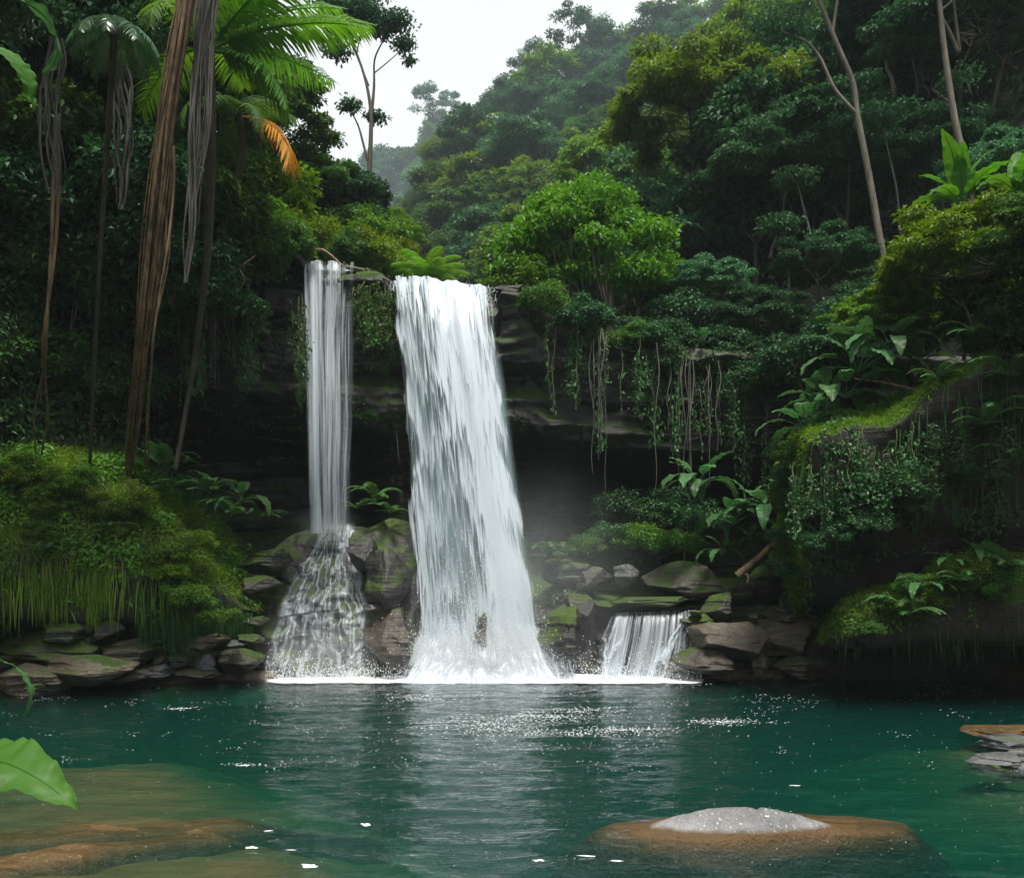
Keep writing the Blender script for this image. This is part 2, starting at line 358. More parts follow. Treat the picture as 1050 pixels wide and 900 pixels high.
# ------------------------------------------------------------------ banks built as profiled sheets
def bank(cols, n, rows, prof_fn, amp, seed, radial=True):
    px = np.linspace(cols[0], cols[-1], n); t = np.linspace(0, 1, rows)
    out = np.zeros((n, rows, 3))
    for i, p in enumerate(px):
        pr = np.array(prof_fn(p)); d = np.concatenate([[0], np.cumsum(np.hypot(np.diff(pr[:, 0]), np.diff(pr[:, 1])))]); d /= d[-1]
        y = np.interp(t, d, pr[:, 0]); z = np.interp(t, d, pr[:, 1])
        for _ in range(6):
            y[1:-1] = (y[:-2] + 2 * y[1:-1] + y[2:]) / 4; z[1:-1] = (z[:-2] + 2 * z[1:-1] + z[2:]) / 4
        out[i, :, 0] = (p - CX) * (y if radial else 16) / F; out[i, :, 1] = y; out[i, :, 2] = z
    nn = fbm(out * .8 + seed, 4); n2 = fbm(out * .8 + seed + 50, 4)
    out[..., 1] -= amp * nn; out[..., 2] += amp * .7 * n2
    return out.reshape(-1, 3), grid(n, rows)[:, ::-1]
def lb(p):      # left bank
    top = np.interp(p, [-250, 0, 60, 130, 150, 200, 235, 262], [430, 462, 466, 478, 500, 540, 580, 622])
    bot = np.interp(p, [-250, 0, 130, 262], [640, 632, 640, 636])
    Yf = np.interp(p, [-250, 0, 150, 262], [14.6, 16.2, 17.1, 18.3]); zt = Z(top, Yf + 2); zb = Z(bot, Yf + .4)
    return [(Yf + 6, zt + .8), (Yf + 3.2, zt + .3), (Yf + 1.9, zt), (Yf + .9, zt - .25 * (zt - zb)), (Yf + .2, zt - .55 * (zt - zb)), (Yf, zb + .35 * (zt - zb)), (Yf + .15, zb + .1), (Yf + .6, zb), (Yf + 1.8, zb + .15), (Yf + 2.6, zb - .4), (Yf + 3.0, -.6)]
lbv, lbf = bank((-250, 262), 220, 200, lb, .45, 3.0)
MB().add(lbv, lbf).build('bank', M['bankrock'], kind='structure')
def rb(p):      # right overhang
    top = np.interp(p, [800, 815, 850, 940, 1000, 1050, 1300], [478, 452, 436, 408, 372, 335, 250])
    e = float(sstep(798, 830, p)); Yf = 17.6 - 2.2 * e - .0045 * max(0, p - 830); zt = Z(top, Yf + .3)
    return [(Yf + 7, zt + 1.2), (Yf + 3, zt + .5), (Yf + 1.0, zt + .12), (Yf + .2, zt - .05), (Yf, zt - .35), (Yf + .15, zt - .9), (Yf + .35, zt - 1.6), (Yf + .9, zt - 2.2), (Yf + 1.8, 1.9), (18.7, 1.2), (18.8, 0), (18.8, -2)]
rbv, rbf = bank((800, 1300), 260, 220, rb, .6, 8.0)
MB().add(rbv, rbf).build('bank', M['bankrock'], kind='structure')
def rl(p):      # lower right bank
    top = np.interp(p, [842, 865, 900, 940, 965, 1000, 1050, 1300], [652, 628, 612, 604, 580, 572, 566, 545])
    bot = np.interp(p, [842, 900, 1300], [668, 668, 650]); e = float(sstep(838, 880, p)); Yf = 17.6 - 2.4 * e; zt = Z(top, Yf + .4); zb = Z(bot, Yf + .3)
    return [(19.5, zt + .2), (Yf + 2, zt + .15), (Yf + .8, zt + .05), (Yf + .25, zt - .1), (Yf, (zt + zb) / 2), (Yf + .15, zb + .1), (Yf + .7, zb), (Yf + 1.8, zb + .1), (18.6, zb - .3), (18.7, -1)]
rlv, rlf = bank((842, 1300), 160, 120, rl, .2, 12.0)
MB().add(rlv, rlf).build('bank', M['bankrock'], kind='structure')

# bedrock shelves along both shores
def shelf(px0, px1, Ya, Yb, rise, seed, name='rock_shelf'):
    u, v = np.meshgrid(np.linspace(0, 1, 320), np.linspace(0, 1, 140), indexing='ij'); px = px0 + (px1 - px0) * u; Yf = Ya + (Yb - Ya) * u + .35 * fbm(v3(u * 6, seed, 0), 4); d = -.5 + 3.1 * v
    Y = Yf + d; x = X(px, Y); h = d * rise + .22 * fbm(v3(x * .9, Y * .9, seed), 4); st = .17; k = h / st; fr_ = k - np.floor(k); z = st * (np.floor(k) + sstep(.55, 1, fr_)) + .05 * fbm(v3(x * 3, Y * 3, seed), 4)
    return MB().add(v3(x, Y, np.where(d < 0, d * .8, z)).reshape(-1, 3), grid(320, 140)).build(name, M['shorerock'], kind='structure')
M['shorerock'] = rockmat('shore_rock', (.045, .037, .029), (.20, .16, .12), mossamt=.30, rough=.35)
shelf(-120, 285, 15.9, 18.35, .42, 3); shelf(682, 868, 18.45, 18.7, .62, 9)
# left jungle wall, plan curve in metres, leaning outward slightly
plan = np.array([(-15.5, 3.0), (-12.8, 9), (-11.2, 13.5), (-9.8, 17.4), (-8.6, 20.0), (-7.9, 21.6)]) + np.array([-1.0, .8])
pdl = np.concatenate([[0], np.cumsum(np.linalg.norm(np.diff(plan, axis=0), axis=1))])
def jw(u, z):
    x = np.interp(u, pdl, plan[:, 0]); y = np.interp(u, pdl, plan[:, 1])
    off = 1.1 * fbm(v3(u * .35, z * .3, 3), 3) + .35 * np.sin(z * .7 + u) - .02 * z
    return v3(x + off * .8, y - off * .5, z)
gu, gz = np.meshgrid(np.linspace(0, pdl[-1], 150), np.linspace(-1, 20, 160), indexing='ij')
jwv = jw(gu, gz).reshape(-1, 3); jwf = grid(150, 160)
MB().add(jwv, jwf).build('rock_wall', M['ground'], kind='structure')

# ------------------------------------------------------------------ pool water
gx = np.concatenate([np.linspace(-16, -11, 10)[:-1], np.linspace(-11, 11, 330), np.linspace(11, 16, 10)[1:]]); gy = np.concatenate([np.linspace(-4, 2.4, 12)[:-1], 2.5 * (21.5 / 2.5) ** np.linspace(0, 1, 620)])
def ripple(x, y):
    wx = x + .5 * fbm(v3(x * .5, y * .5, 1), 2)
    near = sstep(13, 5, y)
    h = (.018 + .010 * near) * perlin(v3(wx * .9, y * 2.4, 0)) + (.010 + .014 * near) * perlin(v3(wx * 2.3, y * 5.5, 4)) + .0045 * perlin(v3(wx * 6, y * 13, 7))
    return h
gxx, gyy = np.meshgrid(gx, gy, indexing='ij'); wv = v3(gxx, gyy, ripple(gxx, gyy)).reshape(-1, 3)
nx_, ny_ = len(gx), len(gy); mb = MB(); mb.add(wv, grid(nx_, ny_))
idx = np.arange(nx_ * ny_).reshape(nx_, ny_)
ring = np.concatenate([idx[:, 0], idx[-1, 1:], idx[-2::-1, -1], idx[0, -2:0:-1]]); lowr = wv[ring].copy(); lowr[:, 2] = -4.6
allv = np.concatenate([wv, lowr]); nb = len(wv); k = np.arange(len(ring)); k2 = (k + 1) % len(ring)
mb = MB(); mb.v = [allv]; mb.f = [grid(nx_, ny_), np.stack([ring[k], nb + k, nb + k2, ring[k2]], 1)]; mb.n = len(allv)
me = mb.mesh('pool_water')
import bmesh
bm = bmesh.new(); bm.from_mesh(me); bm.verts.ensure_lookup_table()
bm.faces.new([bm.verts[nb + i] for i in range(len(ring) - 1, -1, -1)]); bmesh.ops.recalc_face_normals(bm, faces=bm.faces); bm.to_mesh(me); bm.free()
m = mat('pool_water'); N = NT(m); g = N('ShaderNodeNewGeometry'); pos = g.outputs['Position']
b1 = N.noise(N.scale(pos, (3.0, 7.5, 1)), 1.0, 4, .6); b2 = N.noise(N.scale(pos, (9, 26, 1)), 1.0, 3, .6)
bp = N('ShaderNodeBump', {'Strength': .6, 'Distance': .045, 'Height': N.math('ADD', b1, N.math('MULTIPLY', b2, .4))})
gl = N('ShaderNodeBsdfGlossy', {'Color': (1, 1, 1, 1), 'Roughness': .04, 'Normal': bp.outputs[0]})
tp = N('ShaderNodeBsdfTransparent', {'Color': (1, 1, 1, 1)})
fr = N('ShaderNodeFresnel', {'IOR': 1.33, 'Normal': bp.outputs[0]})
sf = N('ShaderNodeMixShader', {0: fr.outputs[0], 1: tp.outputs[0], 2: gl.outputs[0]})
va = N('ShaderNodeVolumeAbsorption', {'Color': (.05, .70, .64, 1), 'Density': 1.35})
vsn = N('ShaderNodeVolumeScatter', {'Color': (.15, 1.0, .86, 1), 'Density': .062, 'Anisotropy': 0})
N.out(sf.outputs[0], N('ShaderNodeAddShader', {0: va.outputs[0], 1: vsn.outputs[0]}).outputs[0])
put('pool_water', me, m, kind='structure')

# ------------------------------------------------------------------ waterfalls
def fallmat(name, mode='fall'):
    m = mat(name); N = NT(m)
    uv = N('ShaderNodeUVMap', uv_map='uv').outputs[0]; den = N('ShaderNodeAttribute', attribute_name='den').outputs['Fac']
    sp = N('ShaderNodeSeparateXYZ', {0: uv})
    if mode == 'fall':
        n1 = N.noise(N.scale(uv, (3.2, .22, 1)), 1, 5, .6); n2 = N.noise(N.scale(uv, (16, .7, 1)), 1, 4, .65); n4 = N.noise(N.scale(uv, (60, 5, 1)), 1, 2, .6)
        ph = N.noise(N.scale(uv, (3.6, .10, 1)), 1, 3, .75)
        tg = N.math('FRACT', N.math('ADD', N.math('MULTIPLY', sp.outputs[1], .55), N.math('MULTIPLY', ph, 5)))
        tg = N.math('MULTIPLY', tg, N.ramp(tg, .88, 1, (1, 1, 1, 1), (0, 0, 0, 1)))
        a = N.math('ADD', N.math('ADD', N.math('MULTIPLY', N.math('SUBTRACT', n1, .5), 1.6), N.math('MULTIPLY', N.math('SUBTRACT', n2, .5), .95)),
                   N.math('ADD', N.math('MULTIPLY', N.math('SUBTRACT', tg, .35), 1.2), N.math('MULTIPLY', N.math('SUBTRACT', n4, .5), .35)))
        a = N.math('ADD', a, N.math('MULTIPLY', N.math('SUBTRACT', den, .5), 2.4))
        al = N.ramp(N.math('ADD', a, .16), .0, 1.15); al.node.color_ramp.interpolation = 'EASE'
    elif mode == 'veil':
        n1 = N.noise(N.scale(uv, (7, .12, 1)), 1, 4, .6); n2 = N.noise(N.scale(uv, (26, .6, 1)), 1, 4, .65)
        a = N.math('ADD', N.math('MULTIPLY', N.math('SUBTRACT', n1, .5), 4.2), N.math('MULTIPLY', N.math('SUBTRACT', n2, .5), 1.3))
        a = N.math('ADD', a, N.math('MULTIPLY', N.math('SUBTRACT', den, .5), 2.0)); al = N.ramp(N.math('ADD', a, .10), .0, 1.25)
    else:       # net of trickles over rock
        wp = N('ShaderNodeVectorMath', {0: N.scale(uv, (2.6, .55, 1)), 1: N.scale(N.noise(uv, 1.6, 3, .6, 0, 'Color'), (.9, .9, 0))}, operation='ADD').outputs[0]
        wp = wp
        vd = N('ShaderNodeTexVoronoi', {'Vector': wp, 'Scale': 1.3}, feature='DISTANCE_TO_EDGE').outputs['Distance']
        vd2 = N('ShaderNodeTexVoronoi', {'Vector': N.scale(wp, (1.6, .45, 1)), 'Scale': 2.4}, feature='DISTANCE_TO_EDGE').outputs['Distance']
        n2 = N.noise(N.scale(uv, (26, 1.3, 1)), 1, 4, .7); n1 = N.noise(N.scale(uv, (1.6, .5, 1)), 1, 3)
        net = N.math('ADD', N.ramp(vd, .0, .13, (1, 1, 1, 1), (0, 0, 0, 1)), N.math('MULTIPLY', N.ramp(vd2, .0, .10, (1, 1, 1, 1), (0, 0, 0, 1)), .4))
        a = N.math('MULTIPLY', N.math('ADD', N.math('MULTIPLY', net, .7), N.math('MULTIPLY', n1, .30)), N.ramp(n2, .22, .62))
        al = N.math('MULTIPLY', N.math('ADD', N.ramp(a, .20, .70), .05), N.ramp(den, .05, .9))
    d = N('ShaderNodeBsdfDiffuse', {'Color': (.76, .83, .90, 1)}); t = N('ShaderNodeBsdfTranslucent', {'Color': (.76, .83, .90, 1)})
    b = N('ShaderNodeMixShader', {0: .4, 1: d.outputs[0], 2: t.outputs[0]}); g2 = N('ShaderNodeBsdfGlossy', {'Roughness': .35})
    b = N('ShaderNodeMixShader', {0: .06, 1: b.outputs[0], 2: g2.outputs[0]})
    N.out(N('ShaderNodeMixShader', {0: al, 1: N('ShaderNodeBsdfTransparent').outputs[0], 2: b.outputs[0]}).outputs[0]); return m
def bodymat(name, col, lo, hi):
    m = mat(name); N = NT(m); uv = N('ShaderNodeUVMap', uv_map='uv').outputs[0]; den = N('ShaderNodeAttribute', attribute_name='den').outputs['Fac']
    n1 = N.noise(N.scale(uv, (5, .15, 1)), 1, 4, .6)
    al = N.math('MULTIPLY', N.ramp(n1, .25, .75, (lo,) * 3 + (1,), (hi,) * 3 + (1,)), den)
    d = N('ShaderNodeBsdfDiffuse', {'Color': c4(col)}); t = N('ShaderNodeBsdfTranslucent', {'Color': c4(col)}); b = N('ShaderNodeMixShader', {0: .4, 1: d.outputs[0], 2: t.outputs[0]})
    b = N('ShaderNodeMixShader', {0: .12, 1: b.outputs[0], 2: N('ShaderNodeBsdfGlossy', {'Roughness': .25}).outputs[0]})
    N.out(N('ShaderNodeMixShader', {0: al, 1: N('ShaderNodeBsdfTransparent').outputs[0], 2: b.outputs[0]}).outputs[0]); return m
M['body'] = bodymat('water_body', (.30, .42, .45), .55, .95); M['thinbody'] = bodymat('thin_water_body', (.34, .46, .50), .05, .42)
def sheet(fn, den, nu, nv, name, mt, parent, seed=0, **k):
    u, v = np.meshgrid(np.linspace(0, 1, nu), np.linspace(0, 1, nv), indexing='ij')
    p = fn(u, v); dn = den(u, v)
    me = MB().add(p.reshape(-1, 3), grid(nu, nv)).mesh(name)
    wd = np.linalg.norm(p[1:] - p[:-1], axis=-1).sum(0).mean(); ln = np.linalg.norm(p[:, 1:] - p[:, :-1], axis=-1)
    vv = np.concatenate([np.zeros((nu, 1)), np.cumsum(ln, 1)], 1)
    uvv = np.stack([u * wd + seed * 13.7, vv + seed * 7.1], -1).reshape(-1, 2)
    li = np.zeros(len(me.loops), int); me.loops.foreach_get('vertex_index', li)
    me.uv_layers.new(name='uv').data.foreach_set('uv', uvv[li].ravel().astype(np.float32))
    me.attributes.new('den', 'FLOAT', 'POINT').data.foreach_set('value', dn.ravel().astype(np.float32))
    return put(name, me, mt, parent, **k)
M['fall'] = fallmat('falling_water'); M['veil'] = fallmat('thin_falling_water', 'veil'); M['net'] = fallmat('trickling_water', 'net')
Lp = [(286, 398), (330, 403), (400, 411), (500, 418), (600, 424), (650, 424), (693, 412)]
Rp = [(301, 510), (340, 513), (400, 523), (480, 533), (560, 545), (640, 558), (693, 588)]
def mainfall(off, seed, spread=0):
    def fn(u, v):
        v0 = v
        fr_ = np.clip((v - .06) / .94, 0, 1)
        Y = np.where(v < .06, 21.3 - (v / .06) * .75, 20.55 - 1.75 * fr_ ** .62) - off
        zl = 9.13 + (8.80 - 9.13) * u + .10 * perlin(v3(u * 4.5, 2, 0)) + .05 * perlin(v3(u * 15, 5, seed)); z = np.where(v < .06, zl + .03, zl * (1 - fr_ ** 1.08) - .1 * fr_)
        z = z + .06 * sstep(.0, .05, v) * sstep(.12, .05, v)
        py = HY - (z - EYE) * F / Y
        l = np.interp(py, *zip(*Lp)) - spread; r = np.interp(py, *zip(*Rp)) + spread
        x = X(l + (r - l) * u, Y)
        bul = .22 * np.sin(np.pi * u) + .12 * perlin(v3(u * 3.2 + seed, v * 1.3, seed)) + .03 * perlin(v3(u * 13, v * 3, seed + 3))
        return v3(x, Y - bul * sstep(0, .2, v), z)
    return fn
def mden(k):
    def den(u, v):
        w_ = .05 + .10 * perlin(v3(v * 7, 3, k)) ; e = sstep(0, .06, u - w_ + .02) * sstep(0, .09, 1 - u - w_ + .01 - .04 * perlin(v3(v * 5, 9, k)))
        core = .62 - .02 * k
        gap = np.exp(-((u - .42) / .22) ** 2 - ((v - .70) / .24) ** 2) * .26 + np.exp(-((u - .22) / .10) ** 2 - ((v - .35) / .22) ** 2) * .22
        bright = np.exp(-((u - (.55 + .25 * v)) / .16) ** 2) * .3 + sstep(.80, 1, v) * .5
        return (core - gap + bright - .1 * k) * e - .25 * sstep(.8, 1, u) * sstep(.35, .05, v)
    return den
mf = empty('waterfall', (-1, 19.5, 0), label='broad white main waterfall plunging into the middle of the teal pool', cat='waterfall')
def child(o, p):
    o.parent = p; o.matrix_parent_inverse = p.matrix_basis.inverted(); return o
for k in range(4):
    child(sheet(mainfall(-.28 + .16 * k, k * 5.3), mden(.5 * (3 - k)), 120, 200, 'falling_water', M['fall'], None, k), mf)
child(sheet(mainfall(-.34, 61.), lambda u, v: sstep(0, .08, u - .03 - .03 * perlin(v3(v * 6, 1, 1))) * sstep(0, .10 + .25 * sstep(.3, .05, v), 1 - u - .02), 100, 160, 'water_body', M['body'], None, 70), mf)
def skirt(off, s):
    def fn(u, v):
        h = 1.75 - 1.0 * np.abs(u - .45) ** 1.3 + .35 * perlin(v3(u * 6, s, 1)); z = h * (1 - v) ** 1.5; px = 494 + (u - .5) * (118 + 75 * v ** 1.4); Y = 18.85 - .75 * v ** 1.5 - off
        return v3(X(px, Y), Y - .10 * perlin(v3(u * 7 + s, v * 3, s)) - .04 * perlin(v3(u * 20, v * 7, s)), z)
    return fn
for k in range(3):
    child(sheet(skirt(.1 * k, 3. + k * 4), lambda u, v: (.12 + .78 * sstep(.0, .9, v)) * sstep(0, .12, u) * sstep(1, .88, u), 110, 70, 'splash', M['fall'], None, 80 + k), mf)
child(sheet(mainfall(-.1, 33., 22), lambda u, v: .42 * sstep(0, .2, u) * sstep(1, .8, u) * (.5 + .5 * v), 60, 120, 'spray_veil', M['veil'], None, 9), mf)
# left fall: free drop, then trickles down the mound
def leftfall(off, seed):
    def fn(u, v):
        fr_ = np.clip((v - .08) / .92, 0, 1); Y = np.where(v < .08, 21.5 - (v / .08) * .8, 20.7 - .95 * fr_ ** .6) - off
        zt = 9.56 + .08 * perlin(v3(u * 5, 2, 0)); z = np.where(v < .08, zt, zt - (zt - 3.15) * fr_); l = 308 + 8 * fr_; r = 367 - 8 * fr_ + 3 * perlin(v3(v * 4, 1, seed))
        return v3(X(l + (r - l) * u, Y), Y - .12 * perlin(v3(u * 6 + seed, v * 1.5, seed)) * fr_, z)
    return fn
lf = empty('waterfall', (-4, 19, 0), label='narrow left waterfall breaking over a rock mound into a net of trickles', cat='waterfall')
for k in range(3):
    child(sheet(leftfall(-.1 + .12 * k, k * 3.3), lambda u, v: (.42 + .32 * np.exp(-((u - .25) / .12) ** 2) + .15 * np.exp(-((u - .62) / .1) ** 2) - .08 * sstep(.6, .95, u) - .05 * v) * sstep(0, .08, u) * sstep(1, .9, u), 60, 160, 'falling_water', M['veil'], None, 20 + k), lf)
def casc(off):
    def fn(u, v):
        z = 3.45 - 3.5 * v; hw = np.interp(v, [0, .12, .3, .6, 1], [.42, .5, .8, 1.08, 1.25]); cxx = -4.05 - .12 * v
        x = cxx + (u * 2 - 1) * hw; return v3(x, moundY(x, z) - off - .04 * np.abs(perlin(v3(x * 2, z, 1))), z)
    return fn
for k, o_ in enumerate((.05, .12)):
    child(sheet(casc(o_), lambda u, v: (.70 - .2 * v + .5 * sstep(.15, 0, v)) * sstep(0, .05, v) * sstep(0, .12, u) * sstep(1, .88, u), 120, 200, 'trickling_water', M['net'], None, 30 + k), lf)
child(sheet(leftfall(-.2, 41.), lambda u, v: sstep(0, .12, u) * sstep(1, .88, u), 50, 120, 'water_body', M['thinbody'], None, 71), lf)
# small cascade at the right
sc_ = empty('waterfall', (3, 19, 0), label='small low cascade dropping over a brown rock ledge right of the main fall', cat='waterfall')
def smallf(off, seed):
    def fn(u, v):
        l = 628 - 16 * v; r = 716 - 14 * v ** 3; Y = 19.15 - .55 * v ** .5 - off; z = (1.42 + .08 * u) * (1 - v) - .05 + 0 * u
        Y = np.where(v < .05, Y + .5 * (1 - v / .05), Y)
        return v3(X(l + (r - l) * u, Y), Y - .05 * perlin(v3(u * 9 + seed, v * 2, seed)), z)
    return fn
for k in range(2):
    child(sheet(smallf(.12 * k, k * 2.), lambda u, v: (.56 + .12 * v) * sstep(0, .04, u) * sstep(1, .96, u), 60, 60, 'falling_water', M['veil'], None, 40 + k), sc_)
def side(px0, px1, w0, w1, s):
    def fn(u, v):
        z = 1.3 * (1 - v) + .02; c = px0 + (px1 - px0) * v ** .8; hw = w0 + (w1 - w0) * v; Y = 18.75 - .45 * v
        return v3(X(c + (u * 2 - 1) * hw, Y), Y - .05 * perlin(v3(u * 5 + s, v * 3, s)), z)
    return fn
child(sheet(side(634, 622, 8, 24, 1), lambda u, v: .9 * sstep(0, .3, u) * sstep(1, .7, u), 40, 60, 'trickling_water', M['net'], None, 50), sc_)
child(sheet(side(706, 668, 3, 12, 2), lambda u, v: 1.0 * sstep(0, .3, u) * sstep(1, .7, u), 40, 60, 'trickling_water', M['net'], None, 51), sc_)
child(sheet(side(562, 580, 8, 16, 5), lambda u, v: .8 * sstep(0, .3, u) * sstep(1, .7, u), 40, 60, 'trickling_water', M['net'], None, 52), mf)
# ------------------------------------------------------------------ plant builders (mesh data is shared between copies)
def big_leaf(L, W, droop=.5, pet=.3, fold=.18, wave=.03, seed=0, split=0, tip=.6, rise=1.0):
    """blade with midrib rising from the origin along +X, arching down; returns verts, faces"""
    nu, nv = 48, 11; t = np.linspace(0, 1, nu); s = np.linspace(-1, 1, nv)
    ang = rise - (droop + .25) * np.linspace(0, 1, 30) ** 1.3 * 1.9; tt = np.linspace(0, 1, 30)
    tot = L + pet; cx_ = np.concatenate([[0], np.cumsum(np.cos(ang[1:]) * tot / 29)]); cz_ = np.concatenate([[0], np.cumsum(np.sin(ang[1:]) * tot / 29)])
    q = (pet + t * L) / tot; bx, bz = np.interp(q, tt, cx_), np.interp(q, tt, cz_); an = np.interp(q, tt, ang)
    w = W / 2 * np.sin(np.pi * np.clip(t, 0, 1) ** tip) ** .75; w[0] = .01; w[-1] = .004
    tg, sg = np.meshgrid(t, s, indexing='ij')
    wv_ = wave * perlin(v3(tg * 9, sg * 1.2 + seed, seed)) * np.abs(sg)
    up = np.abs(sg) * w[:, None] * fold + wv_ - .25 * (sg ** 2) * w[:, None] * .6 + .006 * np.sin(tg * 75 + np.abs(sg) * 5) * np.abs(sg) * (W > .3)
    x = bx[:, None] - np.sin(an)[:, None] * up; z = bz[:, None] + np.cos(an)[:, None] * up; y = sg * w[:, None]
    return v3(x, y, z).reshape(-1, 3), grid(nu, nv)[:, ::-1], np.stack([cx_, 0 * cx_, cz_], -1)
def rotz(v, a):
    c, s = math.cos(a), math.sin(a); return np.stack([v[..., 0] * c - v[..., 1] * s, v[..., 0] * s + v[..., 1] * c, v[..., 2]], -1)
def frond(L, leaf, wid, n=26, rise=.9, droop=1.6, seed=0, ld=.45, taper=1.0, side=1.0):
    """feather frond along +X: curved rachis with leaflets on both sides"""
    rg = np.random.default_rng(seed); tt = np.linspace(0, 1, 40); ang = rise - droop * tt ** 1.2
    c = np.stack([np.concatenate([[0], np.cumsum(np.cos(ang[1:]) * L / 39)]), .04 * L * np.sin(tt * 2.5 + seed), np.concatenate([[0], np.cumsum(np.sin(ang[1:]) * L / 39)])], -1)
    mb = MB(); mb.add(*tube(c, np.linspace(.012, .003, 40) * max(L, .6), 5))
    q = np.linspace(.12, .99, n); b = np.stack([np.interp(q, tt, c[:, k]) for k in range(3)], -1); a = np.interp(q, tt, ang)
    fw = np.stack([np.cos(a), 0 * a, np.sin(a)], -1)
    ln = leaf * (np.sin(np.pi * np.clip(q * .86 + .12, 0, 1)) ** .6) * rg.uniform(.85, 1.1, n)
    for sg in (-1, 1):
        D = unit(fw * (.45 + .5 * q[:, None]) + np.array([0, sg * side, 0]) + rg.normal(size=(n, 3)) * .07 + np.array([0, 0, .12]))
        mb.add(*blades(b, D, ln, wid, ld, 3, side=unit(fw + rg.normal(size=(n, 3)) * .15)))
    return mb
def plant(kind, label, loc, leaves, mt, cat, sc=1, rz=0, group=None, part='leaf', stem=None):
    """an Empty with one child per leaf; leaves = list of (mesh, azimuth, scale)"""
    e = empty(kind, loc, rz, sc, label=label, cat=cat, group=group)
    for me, az, s, *ex in leaves:
        o = put(part, me, ex[0] if ex else mt, e); o.rotation_euler = (0, 0, az); o.scale = (s, s, s)
        if len(ex) > 1: o['label'] = ex[1]
    if stem: stem.build('stem', M['vine'], e)
    return e
def leafmesh(name, m_, *a, **k):
    v, f, c = big_leaf(*a, **k); mb = MB().add(v, f); pet = a[3] if len(a) > 3 else k.get('pet', .3)
    mb.add(*tube(c[:-3], np.linspace(.014, .004, len(c) - 3) * max(.5, a[0]) , 5)); me = mb.mesh(name); me.materials.append(m_); return me
BAN = [leafmesh('banana_leaf', M['banana'], L, W, d, .25, seed=i, wave=.05, rise=r_) for i, (L, W, d, r_) in enumerate([(1.1, .42, .35, 1.35), (1.0, .40, .55, 1.15), (.9, .36, .8, .95), (1.2, .40, .25, 1.5)])]
TAR = [leafmesh('broad_leaf', M['bigleaf'], L, W, d, .3, seed=9 + i, wave=.03, tip=.75, rise=r_) for i, (L, W, d, r_) in enumerate([(.62, .24, .55, 1.0), (.55, .22, .8, .8), (.48, .2, .35, 1.25), (.7, .22, 1.0, .7)])]
FRN = []
for i, (L, lf_, r_, d_) in enumerate([(.9, .17, 1.0, 1.6), (.75, .15, .8, 1.5), (1.0, .18, 1.25, 2.0), (.6, .13, .6, 1.1)]):
    me = frond(L, lf_, .035, 26, r_, d_, i).mesh('fern_frond'); me.materials.append(M['fern']); FRN.append(me)
PLM = []
for i, (L, lf_, r_, d_) in enumerate([(2.4, .62, .85, 1.3), (2.2, .58, .45, 1.3), (2.5, .6, 1.2, 1.6), (2.0, .55, .15, 1.1), (2.3, .5, .7, 2.2), (2.6, .62, .5, .75), (2.4, .6, .55, .95), (1.6, .55, .1, 1.5)]):
    me = frond(L, lf_, .05, 44, r_, d_, 20 + i, ld=.55).mesh('palm_frond'); me.materials.append(M['palm']); PLM.append(me)
def rosette(kind, label, px, py, Y, protos, n, size, mt, cat, seed, group=None, part='leaf', lean=0):
    rg = np.random.default_rng(seed)
    lv = [(protos[int(rg.integers(len(protos)))], 2 * np.pi * i / n + rg.normal() * .25, rg.uniform(.75, 1.15)) for i in range(n)]
    return plant(kind, label, P(px, py, Y), lv, mt, cat, size, rg.uniform(0, 6), group, part)

